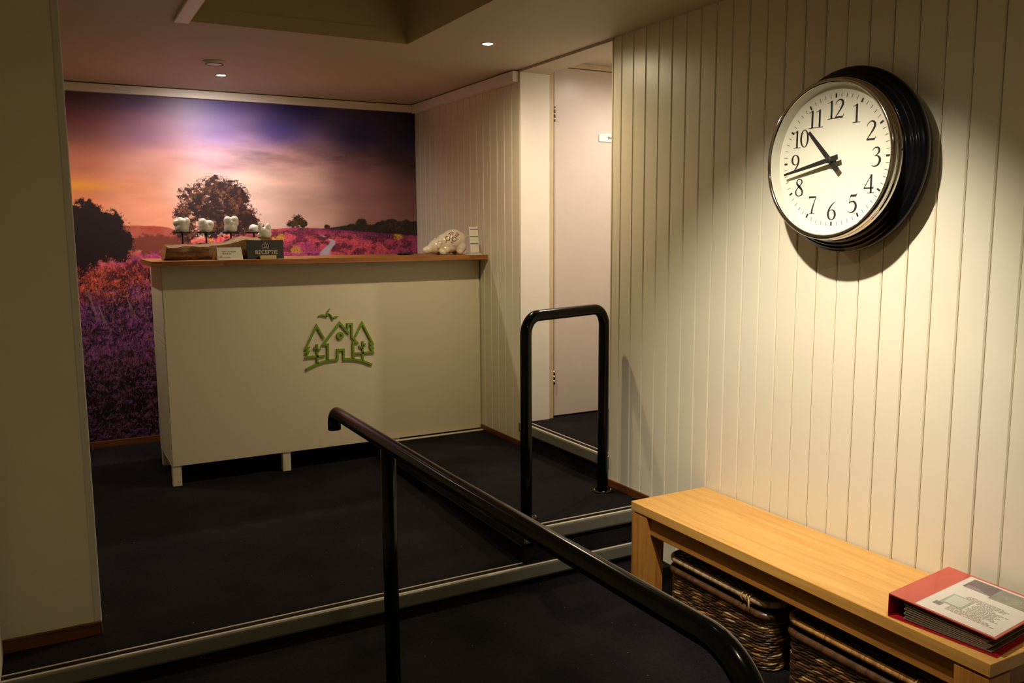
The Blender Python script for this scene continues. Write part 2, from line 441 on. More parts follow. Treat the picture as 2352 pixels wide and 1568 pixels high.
# ---- doorway reveal and vestibule
struct('trim_6', MB().box(XR - 0.001, 2.482, DY1 - 0.012, DY1, 0.425, CEIL - 0.012), M_WHITE, label='white painted reveal of the doorway')
struct('trim_7', MB().box(XR - 0.003, 2.466, DY0, DY1, CEIL - 0.012, CEIL + 0.05), M_CEIL, label='soffit board over the doorway')
struct('trim_8', MB().box(XR - 0.002, 2.48, DY0 - 0.001, DY0 + 0.006, 0.285, CEIL - 0.012), M_CREAM, label='near edge board of the doorway')
struct('wall_vestibule_far', MB().box(2.48, 3.5, 4.175, 4.25, 0.2, 2.50), M_WHITE)
struct('wall_vestibule_near', MB().box(2.48, 3.5, 2.95, 3.0, 0.2, 2.50), M_WHITE)
struct('wall_vestibule_end', MB().box(3.5, 3.56, 2.95, 4.25, 0.2, 2.50), M_WHITE)
struct('ceiling_vestibule', MB().box(2.466, 3.5, 2.95, 4.25, 2.412, 2.50), M_CEIL)
M_FRAME = mat('yellowed_frame_paint', srgb(206, 188, 152), rough=0.4, var=0.06, vscale=12)
fr = struct('trim_9', MB().box(2.482, 2.512, 4.104, 4.175, 0.425, 2.412, bev=0.002).box(2.512, 3.45, 4.112, 4.175, 2.386, 2.412, bev=0.002), M_FRAME, label='yellowed frame round the grey door')
dr = thing('door_1', 'pale grey flush door with a small white sign', 'door', (2.53, 4.14, 0.43)); tag(dr, kind='structure')
box('door_leaf', M_DOOR, dr, 2.527, 3.40, 4.125, 4.165, 0.432, 2.383, bev=0.003)
for hz in (2.128, 0.66):
    hb = MB()
    for a, b in ((-0.04, -0.014), (-0.012, 0.012), (0.014, 0.04)): hb.lathe([(0, a), (0.0085, a), (0.0085, b), (0, b)], (2.519, 4.110, hz), (0, 0, 1), 14)
    hb.build('hinge', M_STEEL, dr)
rebase(dr)
sg = thing('door_sign', 'small white sign plate on the grey door reading DA', 'sign', (2.9, 4.12, 2.0))
box('plate', mat('sign_white', srgb(240, 236, 230), rough=0.4), sg, 2.825, 3.01, 4.120, 4.1248, 1.995, 2.038, bev=0.001)
text_mb('DAMES', 0.020, (2.917, 4.1196, 2.0095), (1, 0, 0), (0, 0, 1), (0, -1, 0), t=0.0003, align='CENTER', bold=0.0006).build('lettering', M_INK, sg)
rebase(sg)

# ---- rear wall, left walls, wall behind the camera
struct('wall_back', MB().box(XFAR - 0.1, 2.48, YB, YB + 0.1, 0, CEIL + 0.05), M_WALL)
struct('wall_left_far', MB().box(XFAR - 0.1, XFAR, YL, YB, 0, CEIL + 0.05), M_WALL)
pier = struct('wall_left', MB().box(XFAR, XPIER - 0.022, YL, YL + 0.1, 0, CEIL + 0.05).box(XPIER - 0.022, XPIER, YL + 0.004, YL + 0.1, 0, CEIL + 0.05), M_WALL)
MB().box(XPIER - 0.024, XPIER + 0.001, YL - 0.002, YL + 0.02, zr(YL) + 0.04, CEIL, bev=0.004).build('corner_bead', mat('corner_bead_paint', srgb(196, 192, 176), rough=0.6, var=0.03), pier)
struct('wall_left_side', MB().box(XL - 0.1, XL, YBEH, YL, 0, CEIL + 0.05), M_WALL)
struct('wall_behind', MB().box(XL - 0.1, 2.48, YBEH - 0.1, YBEH, 0, CEIL + 0.05), M_WALL)
# ---- baseboards
struct('baseboard_right', MB().box(XR - 0.009, XR + 0.001, YN2 + 0.02, DY0 - 0.002, ZP, ZP + 0.035, bev=0.002), M_BASE)
struct('baseboard_right_rear', MB().box(XR - 0.009, XR + 0.001, DY1 + 0.002, 4.60, ZP, ZP + 0.032, bev=0.002), M_BASE)
struct('baseboard_back', MB().box(XFAR + 0.002, XR - 0.012, YB - 0.012, YB - 0.001, zr(YB) - 0.002, zr(YB) + 0.040, bev=0.002), M_BASEX)
struct('baseboard_left', MB().box(XL + 0.001, XPIER - 0.001, YL - 0.012, YL, zr(YL) - 0.001, zr(YL) + 0.044, bev=0.002), M_BASEX)

# ---- ceiling with a square light well
RX0, RX1, RY0, RY1, RH = 0.583, 1.535, 2.2, 3.79, 0.5
cb = MB()
cb.box(XFAR - 0.1, RX0, YBEH, YB, CEIL, CEIL + 0.06).box(RX1, 2.466, YBEH, YB, CEIL, CEIL + 0.06)
cb.box(RX0, RX1, RY1, YB, CEIL, CEIL + 0.06).box(RX0, RX1, YBEH, RY0, CEIL, CEIL + 0.06)
ceil = struct('ceiling', cb, M_CEIL)
M_WELL = mat('light_well_paint', srgb(186, 172, 132), rough=0.75, var=0.03)
cb = MB().box(RX0 - 0.04, RX0, RY0, RY1, CEIL + 0.06, CEIL + RH).box(RX1, RX1 + 0.04, RY0, RY1, CEIL + 0.06, CEIL + RH)
cb.box(RX0 - 0.04, RX1 + 0.04, RY1, RY1 + 0.04, CEIL + 0.06, CEIL + RH).box(RX0 - 0.04, RX1 + 0.04, RY0 - 0.04, RY0, CEIL + 0.06, CEIL + RH)
cb.box(RX0 - 0.04, RX1 + 0.04, RY0 - 0.04, RY1 + 0.04, CEIL + RH, CEIL + RH + 0.04)
cb.box(RX0, RX0 + 0.002, RY0, RY1, CEIL, CEIL + 0.06).box(RX1 - 0.002, RX1, RY0, RY1, CEIL, CEIL + 0.06).box(RX0, RX1, RY1 - 0.002, RY1, CEIL, CEIL + 0.06)
cb.build('light_well', M_WELL, ceil)
MB().box(RX0 - 0.058, RX0, RY0, RY1 - 0.005, CEIL - 0.012, CEIL, bev=0.003).build('edge_board', M_WHITE, ceil)
# ---- curtain-rail strips under the ceiling
struct('trim_10', MB().box(XFAR + 0.002, XR - 0.002, YB - 0.034, YB - 0.001, 2.293, CEIL - 0.006, bev=0.002), M_WHITE, label='white batten along the top of the mural')
struct('trim_11', MB().box(XR - 0.038, XR - 0.001, DY1 + 0.005, YB - 0.036, 2.284, CEIL - 0.006, bev=0.002), M_WHITE, label='white batten along the top of the planked wall')

# ================================================================ mural (flat printed wall covering)
def value_noise(shape_x, shape_z, X, Z, seed):
    r = np.random.RandomState(seed); nx, nz = int(shape_x) + 3, int(shape_z) + 3
    g = r.rand(nx, nz)
    fx = np.clip(X, 0, 0.99999) * shape_x; fz = np.clip(Z, 0, 0.99999) * shape_z
    ix, iz = fx.astype(int), fz.astype(int); tx, tz = fx - ix, fz - iz
    tx = tx * tx * (3 - 2 * tx); tz = tz * tz * (3 - 2 * tz)
    return (g[ix, iz] * (1 - tx) * (1 - tz) + g[ix + 1, iz] * tx * (1 - tz) + g[ix, iz + 1] * (1 - tx) * tz + g[ix + 1, iz + 1] * tx * tz)
def fbm(sx, sz, X, Z, seed, octv=4):
    s = 0; a = 1; t = 0
    for o_ in range(octv):
        s = s + a * value_noise(sx * 2 ** o_, sz * 2 ** o_, X, Z, seed + o_); t += a; a *= 0.55
    return s / t
def smooth(e0, e1, v):
    t = np.clip((v - e0) / (e1 - e0), 0, 1); return t * t * (3 - 2 * t)
def paint_mural(X, Z):
    U = (X + 0.28) / 2.60; V = (Z - 0.2) / 2.12
    def mix(a, b, t): return a * (1 - t[..., None]) + b * t[..., None]
    C = lambda r, g, b: np.array(srgb(r, g, b))
    # --- evening sky: colours spread from a handful of print tones
    tones = [(0.20, 2.30, (96, 62, 80)), (0.55, 2.30, (88, 66, 104)), (1.0, 2.30, (84, 72, 140)), (1.5, 2.30, (40, 38, 108)), (2.3, 2.30, (26, 26, 78)),
             (0.20, 2.08, (140, 78, 76)), (0.6, 2.08, (136, 92, 120)), (1.0, 2.10, (122, 100, 158)), (1.4, 2.12, (66, 60, 136)), (1.9, 2.10, (34, 34, 98)), (2.3, 2.10, (32, 32, 84)),
             (0.20, 1.92, (180, 102, 76)), (0.6, 1.90, (196, 136, 122)), (1.0, 1.93, (208, 166, 178)), (1.45, 1.95, (188, 140, 140)), (1.9, 1.94, (128, 86, 92)), (2.3, 1.92, (84, 56, 66)),
             (0.18, 1.76, (206, 122, 70)), (0.5, 1.76, (230, 150, 116)), (0.85, 1.76, (236, 190, 170)), (1.15, 1.78, (240, 206, 190)), (1.5, 1.80, (226, 182, 168)), (1.9, 1.80, (170, 118, 112)), (2.3, 1.78, (130, 88, 86)),
             (0.20, 1.60, (214, 122, 84)), (0.55, 1.58, (240, 160, 128)), (1.2, 1.60, (240, 202, 188)), (1.55, 1.60, (222, 176, 160)), (1.95, 1.60, (166, 114, 106)), (2.3, 1.60, (138, 92, 88))]
    num = 0; den = 0
    for (tx, tz, c) in tones:
        wgt = 1.0 / (((X - tx) / 1.0) ** 2 + ((Z - tz) * 1.55) ** 2 + 0.022) ** 2.1
        num = num + wgt[..., None] * C(*c); den = den + wgt
    sky = num / den[..., None]
    wx = U + 0.02 * fbm(6, 6, U, V, 90); wz = V + 0.35 * U * 0.06
    cl = fbm(7, 26, np.clip(wx, 0, 1), np.clip(wz, 0, 1), 11, 5) - 0.5
    band = np.exp(-((Z - (1.98 + 0.02 * (X - 1.4))) / 0.10) ** 2) * smooth(0.7, 1.4, X)
    sky = sky * np.clip(1 + (0.5 + 1.9 * band)[..., None] * cl[..., None], 0.25, 2.0)
    ye = np.exp(-((X - 0.2) / 0.2) ** 2 - ((Z - 1.765) / 0.03) ** 2)
    sky = mix(sky, C(226, 150, 40) + 0 * sky, ye * 0.75)
    out = sky
    fine = fbm(160, 160, U, V, 31, 3); mid = fbm(46, 46, U, V, 41, 4); tiny = fbm(330, 330, U, V, 51, 2)
    # --- far ridge on the left
    ridge = 1.535 - 0.10 * smooth(0.60, 0.95, X) + 0.012 * (mid - 0.5)
    out = mix(out, C(176, 84, 66) + (mid[..., None] - 0.5) * 0.1, smooth(0.004, -0.004, Z - ridge) * smooth(0.95, 0.8, X))
    # --- distant tree belt on the right
    belt = 1.515 + (0.03 + 0.035 * smooth(1.8, 2.25, X)) * smooth(1.62, 1.9, X) * (fbm(26, 3, U, V * 0, 61, 4) * 1.6)
    out = mix(out, C(34, 26, 22) + (fine[..., None] - 0.4) * C(60, 50, 24), smooth(0.004, -0.004, Z - belt) * smooth(1.60, 1.68, X))
    # --- heather hills
    hx = np.array([0.05, 0.20, 0.24, 0.53, 0.71, 0.89, 1.07, 1.26, 1.464, 1.66, 1.9, 2.35]); hz = np.array([1.29, 1.31, 1.329, 1.387, 1.424, 1.462, 1.487, 1.508, 1.521, 1.512, 1.49, 1.46])
    hill = np.interp(X, hx, hz) + 0.008 * (mid - 0.5)
    ground = smooth(0.003, -0.003, Z - hill)
    dist = np.clip((hill - Z) / 1.15, 0, 1)                 # 0 at the skyline, 1 in the foreground
    clump = fbm(34, 64, U, np.clip(V + 0.03 * mid, 0, 1), 71, 4)
    pink = C(236, 92, 104); mag = C(178, 62, 128); dark = C(58, 22, 44); coral = C(250, 122, 100)
    far = mix(mix(pink + 0 * sky, mag + 0 * sky, smooth(0.42, 0.62, fbm(9, 22, U, V, 73, 3))), dark + 0 * sky, smooth(0.47, 0.60, clump) * 0.85)
    far = mix(far, coral + 0 * sky, smooth(0.06, 0.0, hill - Z) * smooth(1.35, 1.0, X) * 0.8)
    far = mix(far, C(110, 40, 84) + 0 * sky, smooth(1.2, 1.5, X) * smooth(0.07, 0.0, hill - Z) * 0.7)
    far = far * (0.65 + 0.8 * fine)[..., None]
    # foreground: rust band, purple bushes, dark undergrowth
    sprig = fbm(110, 170, U, V, 83, 3)
    rust = mix(C(196, 78, 62) + 0 * sky, C(96, 34, 44) + 0 * sky, smooth(0.45, 0.62, clump))
    purple = mix(C(128, 66, 120) + 0 * sky, C(34, 15, 28) + 0 * sky, smooth(0.40, 0.58, 0.55 * clump + 0.45 * sprig))
    low = mix(C(108, 64, 98) + 0 * sky, C(24, 13, 20) + 0 * sky, smooth(0.38, 0.50, 0.4 * clump + 0.6 * sprig))
    low = mix(low, C(90, 48, 30) + 0 * sky, smooth(0.55, 0.7, fbm(16, 20, U, V, 97, 3)) * 0.6)
    wob = 0.10 * (fbm(8, 8, U, V, 99, 3) - 0.5)
    near = mix(rust, purple, smooth(1.16, 1.06, Z + wob - 0.10 * smooth(0.25, 0.55, X)))
    near = mix(near, low, smooth(0.86, 0.66, Z + wob))
    near = near * (0.30 + 1.35 * fine * (0.55 + 0.9 * tiny))[..., None]
    g = mix(far, near, smooth(1.34, 1.26, Z + 0.5 * wob))
    g = mix(g, C(46, 20, 46) + 0 * sky, smooth(0.62, 0.40, X) * smooth(1.40, 1.36, Z) * smooth(1.30, 1.34, Z) * 0.75)
    # path and gorse
    pc = np.interp(Z, [1.33, 1.36, 1.385, 1.41, 1.43, 1.445, 1.465], [1.635, 1.645, 1.665, 1.692, 1.700, 1.672, 1.630]); pw = np.interp(Z, [1.33, 1.38, 1.43, 1.465], [0.052, 0.034, 0.022, 0.012])
    g = mix(g, C(196, 186, 200) + 0 * sky, smooth(pw, pw * 0.5, np.abs(X - pc)) * smooth(1.475, 1.46, Z) * smooth(1.30, 1.32, Z) * smooth(0.36, 0.5, fbm(24, 110, U, V, 77, 2) + 0.02))
    for (bx, bz, br) in ((1.355, 1.455, 0.035), (1.45, 1.375, 0.04), (2.16, 1.455, 0.04), (0.78, 1.41, 0.04), (1.31, 1.45, 0.02), (0.92, 1.44, 0.02)):
        q = ((X - bx) / br) ** 2 + ((Z - bz) / (br * 0.8)) ** 2 + 1.6 * (fine - 0.5)
        g = mix(g, (C(224, 168, 44) * 1.0) * (0.5 + fine)[..., None], smooth(1.0, 0.4, q) * 0.9)
    out = mix(out, g, ground)
    # --- trees: ragged crowns with gaps
    def crown(lobes, seed, rag=0.75, holes=0.0, warm=0.0, core=(34, 20, 22)):
        nonlocal out
        d = np.full_like(X, 9.0)
        for (cx, cz, rx, rz) in lobes: d = np.minimum(d, np.sqrt(((X - cx) / rx) ** 2 + ((Z - cz) / rz) ** 2))
        nz = fbm(150, 150, U, V, seed, 3); nl = fbm(34, 34, U, V, seed + 9, 3)
        a = smooth(1.06, 0.94, d + rag * (nz - 0.5) + 0.5 * (nl - 0.5))
        if holes:
            h = smooth(0.60, 0.66, fbm(150, 150, U, V, seed + 17, 3)) * smooth(holes, holes - 0.25, X) * smooth(0.25, 0.6, d)
            a = a * (1 - h)
        leaf = C(*core) + 0 * sky
        leaf = mix(leaf, C(120, 70, 48) + 0 * sky, smooth(0.52, 0.7, fbm(120, 120, U, V, seed + 23, 3)) * warm)
        out = mix(out, leaf, a)
    crown([(0.60, 1.42, 0.14, 0.06), (0.70, 1.41, 0.12, 0.06)], 200, core=(122, 60, 46))
    crown([(0.24, 1.52, 0.12, 0.15), (0.33, 1.50, 0.13, 0.13), (0.20, 1.45, 0.25, 0.14), (0.40, 1.43, 0.08, 0.10), (0.14, 1.42, 0.2, 0.18)], 300, rag=0.5, core=(30, 16, 18))
    crown([(0.96, 1.74, 0.12, 0.09), (0.86, 1.70, 0.11, 0.08), (1.05, 1.71, 0.11, 0.09), (0.93, 1.60, 0.19, 0.10), (1.08, 1.60, 0.12, 0.08), (0.99, 1.53, 0.20, 0.07), (1.15, 1.55, 0.07, 0.05), (0.79, 1.61, 0.06, 0.05), (0.79, 1.49, 0.08, 0.05)], 400, rag=0.9, holes=1.10, warm=0.7, core=(46, 27, 30))
    crown([(1.47, 1.565, 0.035, 0.035), (1.435, 1.545, 0.035, 0.022), (1.50, 1.545, 0.03, 0.028)], 500, rag=0.7, warm=0.3, core=(52, 38, 26))
    crown([(1.66, 1.525, 0.02, 0.014), (1.90, 1.545, 0.035, 0.028), (2.16, 1.53, 0.10, 0.03)], 600, rag=0.7, warm=0.3, core=(40, 28, 24))
    # --- brush dabs: leaves on the crown edges, heather spikes in the foreground
    rn_ = random.Random(12); x0_, dx_ = X[0, 0], X[1, 0] - X[0, 0]; z0_, dz_ = Z[0, 0], Z[0, 1] - Z[0, 0]; NX, NZ = X.shape
    def dab(x, z, ln, ang, col, al=0.8):
        n_ = max(1, int(ln / dx_))
        for q in range(n_):
            i = int((x + math.cos(ang) * ln * q / n_ - x0_) / dx_); j = int((z + math.sin(ang) * ln * q / n_ - z0_) / dz_)
            if 0 <= i < NX and 0 <= j < NZ: out[i, j] = out[i, j] * (1 - al) + col * al
    def spikes(n_, xa, xb, za, zb, cols, lmin, lmax, al):
        for _ in range(n_):
            x = rn_.uniform(xa, xb); z = rn_.uniform(za, zb)
            if z > np.interp(x, hx, hz) - 0.012 or (1.33 < z < 1.47 and abs(x - 1.665) < 0.05): continue
            dab(x, z, rn_.uniform(lmin, lmax), PI / 2 + rn_.gauss(0, 0.45), C(*rn_.choice(cols)) * rn_.uniform(0.5, 1.25), al)
    spikes(9000, -0.26, 0.75, 0.24, 1.30, [(18, 9, 14), (28, 12, 22), (14, 8, 10)], 0.010, 0.030, 0.75)
    spikes(4200, -0.26, 0.75, 0.62, 1.16, [(150, 84, 132), (124, 62, 116), (170, 98, 120), (96, 44, 70)], 0.008, 0.026, 0.6)
    spikes(2600, -0.26, 0.75, 0.24, 0.80, [(128, 84, 112), (104, 60, 92), (90, 52, 40), (150, 104, 128)], 0.008, 0.022, 0.5)
    spikes(2600, -0.26, 0.75, 1.08, 1.34, [(214, 92, 60), (176, 60, 62), (120, 40, 40), (230, 120, 76)], 0.006, 0.016, 0.6)
    spikes(13000, 0.5, 2.3, 1.28, 1.50, [(206, 74, 100), (120, 36, 84), (70, 26, 52), (230, 100, 116), (160, 52, 130)], 0.004, 0.010, 0.55)
    for (gx, gz, ln) in ((0.26, 1.10, 0.20), (0.30, 1.06, 0.14), (0.45, 1.12, 0.12), (0.33, 0.30, 0.05)):
        for q in range(3): dab(gx + 0.01 * q, gz - 0.12, ln, 1.75 + 0.1 * q, C(150, 110, 110), 0.5)
    def leaves(lobes, n_, spread, cols, al=0.85):
        for _ in range(n_):
            cx, cz, rx, rz = rn_.choice(lobes); a = rn_.uniform(0, 2 * PI); k = rn_.uniform(0.72, 1.0 + spread)
            dab(cx + rx * k * math.cos(a), cz + rz * k * math.sin(a), rn_.uniform(0.004, 0.014), a + rn_.gauss(0, 0.6), C(*rn_.choice(cols)), al)
    big = [(0.96, 1.74, 0.12, 0.09), (0.86, 1.70, 0.11, 0.08), (1.05, 1.71, 0.11, 0.09), (0.93, 1.60, 0.19, 0.10), (1.08, 1.60, 0.12, 0.08), (1.15, 1.55, 0.07, 0.05), (0.79, 1.61, 0.06, 0.05)]
    leaves(big, 2600, 0.16, [(46, 27, 30), (58, 34, 32), (40, 22, 26)])
    leaves([(0.93, 1.64, 0.17, 0.13)], 500, 0.0, [(126, 76, 50), (150, 96, 66)], 0.6)
    leaves([(0.24, 1.52, 0.12, 0.15), (0.33, 1.50, 0.13, 0.13), (0.40, 1.43, 0.08, 0.10)], 900, 0.10, [(30, 16, 18), (38, 22, 20)])
    leaves([(1.47, 1.565, 0.035, 0.035), (1.435, 1.545, 0.035, 0.022), (1.50, 1.545, 0.03, 0.028)], 200, 0.15, [(52, 38, 26), (80, 58, 34)])
    leaves([(1.90, 1.545, 0.035, 0.028), (2.16, 1.53, 0.10, 0.03), (2.05, 1.49, 0.2, 0.04)], 700, 0.10, [(40, 28, 24), (66, 44, 28), (30, 22, 20)])
    return np.clip(out, 0.002, 0.95)
def build_mural():
    nx, nz = 645, 530
    xs = np.linspace(-0.26, XR - 0.001, nx); zs = np.linspace(zr(YB) + 0.041, 2.292, nz)
    X, Z = np.meshgrid(xs, zs, indexing='ij')
    col = paint_mural(X, Z)
    co = np.stack([X, np.full_like(X, YB - 0.003), Z], -1).reshape(-1, 3).astype(np.float32)
    i = np.arange(nx - 1)[:, None] * nz + np.arange(nz - 1)[None, :]
    quads = np.stack([i, i + nz, i + nz + 1, i + 1], -1).reshape(-1, 4)
    me = bpy.data.meshes.new('wall_mural')
    nf = len(quads)
    me.vertices.add(len(co)); me.vertices.foreach_set('co', co.ravel())
    me.loops.add(nf * 4); me.loops.foreach_set('vertex_index', quads.ravel().astype(np.int32))
    me.polygons.add(nf); me.polygons.foreach_set('loop_start', (np.arange(nf) * 4).astype(np.int32))
    me.update(calc_edges=True)
    a = me.color_attributes.new('print', 'FLOAT_COLOR', 'POINT')
    a.data.foreach_set('color', np.concatenate([col.reshape(-1, 3), np.ones((len(co), 1))], 1).astype(np.float32).ravel())
    me.materials.append(mat_attr('printed_wallpaper', 'print', rough=0.46, spec=0.45, bump=0.05, bscale=90))
    o = link('wall_mural', me)
    return tag(o, 'wall-wide photo mural of a purple heath with trees at sunset', 'mural')
build_mural()

# ================================================================ ceiling lamps
def downlight(key, label, zc=CEIL, tint=(1.0, 0.93, 0.82), glow=60, rr=0.030):
    L = LAMPS[key]; x, y = L['loc']
    t = thing('downlight', label, 'ceiling light', (x, y, zc), 'recessed ceiling spotlights')
    MB().lathe([(rr - 0.008, 0.012), (rr - 0.008, -0.001), (rr - 0.005, -0.004), (rr, -0.003), (rr + 0.001, 0.001)], (x, y, zc), (0, 0, 1), 32).build('ring', M_LAMPRING, t)
    MB().lathe([(0, -0.0005), (rr - 0.008, -0.0005), (rr - 0.008, 0.004), (0, 0.004)], (x, y, zc), (0, 0, 1), 32).build('lens', mat_emit('lamp_lens_' + key, tint, glow), t)
    ld = bpy.data.lights.new('spot_' + key, 'SPOT'); ld.energy = L['power']; ld.color = L['color']
    ld.spot_size = math.radians(L['size']); ld.spot_blend = L['blend']; ld.shadow_soft_size = 0.022
    lo = link('beam', ld, t); lo.location = (x, y, zc - 0.012); 
    if 'aim' in L: lo.rotation_euler = (Vector(L['aim']) - Vector((x, y, zc))).to_track_quat('-Z', 'Y').to_euler()
    return rebase(t)
downlight('mural', 'small bright ceiling spotlight close to the mural')
downlight('door', 'small bright ceiling spotlight near the doorway')
downlight('clock', 'ceiling spotlight over the wall clock')
downlight('office', 'ceiling spotlight behind the left wall end')
downlight('near', 'ceiling spotlight over the lower floor')
downlight('vest', 'ceiling spotlight inside the doorway', zc=2.412)
sd = thing('smoke_detector', 'flat white round disc on the ceiling beside a spotlight', 'smoke detector', (0.822, 4.609, CEIL))
MB().lathe([(0, -0.016), (0.030, -0.016), (0.046, -0.012), (0.052, -0.006), (0.055, 0.0), (0, 0.0)], (0.822, 4.609, CEIL), (0, 0, 1), 40).build('cover', M_LAMPRING, sd)
MB().lathe([(0.040, -0.0155), (0.043, -0.0155), (0.043, -0.013), (0.040, -0.013)], (0.822, 4.609, CEIL), (0, 0, 1), 40).build('vent_ring', M_INSERT, sd)
rebase(sd)

# ================================================================ reception counter
CX0, CX1, CY0, CY1, CZ0, CZ1 = 0.513, 2.294, 4.60, 5.075, 0.295, 1.326
rc = thing('reception_counter', 'cream reception counter on short legs with a green house emblem', 'counter', (CX0, CY0, zr(CY0)))
box('front_panel', M_COUNTER, rc, CX0 + 0.004, CX1, CY0, CY0 + 0.02, CZ0, CZ1, bev=0.0015)
box('carcass', M_COUNTER, rc, CX0 + 0.02, CX1, CY0 + 0.021, CY1, CZ0, CZ1)
for nm, z0, z1 in (('end_panel', 0.963, CZ1), ('end_rail', 0.926, 0.960), ('end_panel', 0.303, 0.923), ('end_rail', CZ0, 0.300)):
    box(nm, M_COUNTER, rc, CX0, CX0 + 0.019, CY0 + 0.002, CY1, z0, z1, bev=0.0012)
for lx, ly in ((0.515, 4.605), (1.082, 4.605), (1.72, 4.605), (0.515, 5.02), (1.082, 5.02), (1.72, 5.02)):
    box('leg', M_COUNTER, rc, lx, lx + 0.044, ly, ly + 0.044, zr(ly + 0.03), CZ0 - 0.001, bev=0.002)
box('side_filler', M_GROOVE, rc, CX1 + 0.0005, XR - 0.001, CY0 + 0.03, CY1, CZ0, CZ1)
# emblem: raised green house, trees and birds
M_GREEN = mat('green_acrylic', srgb(120, 152, 34), rough=0.35, var=0.03)
FR = ((0, CY0, 0), (1, 0, 0), (0, 0, 1), (0, -1, 0)); T = 0.010; WD = 0.0118
em = MB()
for s in ([(1.2256, .7454), (1.2566, .7595), (1.2876, .7714), (1.318, .780), (1.3475, .7856), (1.4031, .7889), (1.4049, .8414), (1.4402, .8403), (1.4385, .7868), (1.4928, .7826), (1.522, .7762), (1.5511, .7675), (1.6036, .743)],):
    em.ribbon(s, *FR, T, WD)
emb = em.build('emblem', M_GREEN, rc); emb['label'] = 'raised green emblem of a house between trees'
hb = MB()
for s in ([(1.3491, .7878), (1.3511, .8757), (1.3245, .8775), (1.4218, .9921), (1.4722, .929)], [(1.467, .9575), (1.4678, .9827), (1.4913, .9822), (1.489, .91), (1.5178, .8773), (1.4964, .8788), (1.4935, .784)]):
    hb.ribbon(s, *FR, T, WD)
hb.build('house_outline', M_GREEN, emb)
wb = MB(); k = 28; c0 = Vector((1.4225, CY0, 0.9202))
ring = lambda r, d: [c0 + Vector((r * math.cos(2 * PI * i / k), -d, r * math.sin(2 * PI * i / k))) for i in range(k)]
vs = ring(0.0205, 0) + ring(0.0205, T) + ring(0.0075, T) + ring(0.0075, 0)
wb.add(vs, [(a * k + i, a * k + (i + 1) % k, ((a + 1) % 4) * k + (i + 1) % k, ((a + 1) % 4) * k + i) for a in range(4) for i in range(k)])
wb.build('round_window', M_GREEN, emb)
for s in ([(1.3309, .91), (1.2916, .984), (1.2279, .8629), (1.2426, .8648), (1.2277, .8411), (1.2424, .8435), (1.2267, .8134), (1.3321, .8142)],
          [(1.5106, .9116), (1.5512, .9838), (1.6108, .8644), (1.5976, .8653), (1.6101, .8417), (1.597, .8436), (1.6113, .8144), (1.5061, .814)]):
    MB().ribbon(s, *FR, T, WD * 0.9).build('pine_tree', M_GREEN, emb)
for g in ([[(1.2909, .8819), (1.2895, .7733)], [(1.2724, .8642), (1.291, .8496)], [(1.3107, .8556), (1.2918, .8408)]],
          [[(1.5522, .8804), (1.549, .7707)], [(1.5283, .8556), (1.5511, .8399)], [(1.5688, .8636), (1.5514, .8519)]]):
    b = MB()
    for i, s in enumerate(g): b.ribbon(s, *FR, T, WD * (0.9 if i == 0 else 0.7))
    b.build('bare_tree', M_GREEN, emb)
for g in ([[(1.3028, 1.0358, .002), (1.315, 1.0393, .006), (1.3266, 1.0404, .008), (1.342, 1.0362, .009), (1.3543, 1.0304, .006)], [(1.3506, 1.0313, .011), (1.3557, 1.0549, .007), (1.3691, 1.0732, .002)]],
          [[(1.3623, 1.0473, .002), (1.3767, 1.0328, .006), (1.3838, 1.0136, .008)], [(1.3839, 1.0154, .010), (1.3974, 1.0275, .007), (1.4155, 1.0289, .002)]]):
    b = MB()
    for s in g: b.ribbon(s, *FR, T, 0.008)
    b.build('bird', M_GREEN, emb)
rebase(rc)
# worktop: glued staves
wt = thing('counter_worktop', 'oiled wooden worktop of glued staves on the reception counter', 'worktop', (1.38, 4.76, 1.327))
ys = np.linspace(4.492, 5.03, 14)
for i in range(13):
    cuts = sorted([0.462] + [0.462 + random.uniform(0.15, 1.75) for _ in range(2)] + [XR - 0.003])
    for a, b in zip(cuts, cuts[1:]):
        if b - a > 0.05:
            o = MB().box(-(b - a) / 2, (b - a) / 2, -(ys[1] - ys[0]) / 2, (ys[1] - ys[0]) / 2, 0, 0.0265, bev=0.0006, seg=1).build('stave', M_TOP, wt)
            o.location = ((a + b) / 2, (ys[i] + ys[i + 1]) / 2, 1.3272)
rebase(wt)

# ================================================================ things on the counter
# ---- split log with candle plates
M_LOG = wood('split_log', srgb(52, 32, 12), srgb(140, 100, 46), axis='X', rough=0.75, scale=0.8)
M_LOGEND = mat('log_end_grain', srgb(150, 96, 38), rough=0.8, var=0.12, vscale=40)
lg = thing('log_candle_holder', 'split wooden log carrying black candle plates on the counter', 'candle holder', (0.8, 4.70, CT))
rn = random.Random(3)
n = 26; vs = []; sec = 12
base = [(-0.075, 0.0), (-0.085, 0.018), (-0.082, 0.042), (-0.072, 0.066), (-0.050, 0.074), (-0.015, 0.078), (0.03, 0.075), (0.062, 0.068), (0.074, 0.045), (0.078, 0.02), (0.07, 0.0), (0.0, 0.0)]
off = [rn.uniform(-1, 1) for _ in range(400)]
for i in range(n):
    t = i / (n - 1); x = 0.540 + 0.53 * t
    hs = 1.0 + 0.12 * t + 0.40 * smooth(np.float64(0.45), np.float64(0.75), np.float64(t)) - 0.12 * max(0, t - 0.8) * 5 * 0.3
    for j, (dy, dz) in enumerate(base):
        a = off[(i * 7 + j * 31) % 400] * 0.0028 + 0.004 * math.sin(i * 0.9 + j)
        zz = dz * hs + (a if dz > 0.001 else 0)
        if dz < 0.001 and i < 3 and -0.01 > dy > -0.08: zz += 0.010 - i * 0.003
        vs.append((x + (0.012 * dz / 0.07 if i == 0 else 0), 4.705 + dy + (a if dz > 0.001 else 0), CT + max(zz, 0.0)))
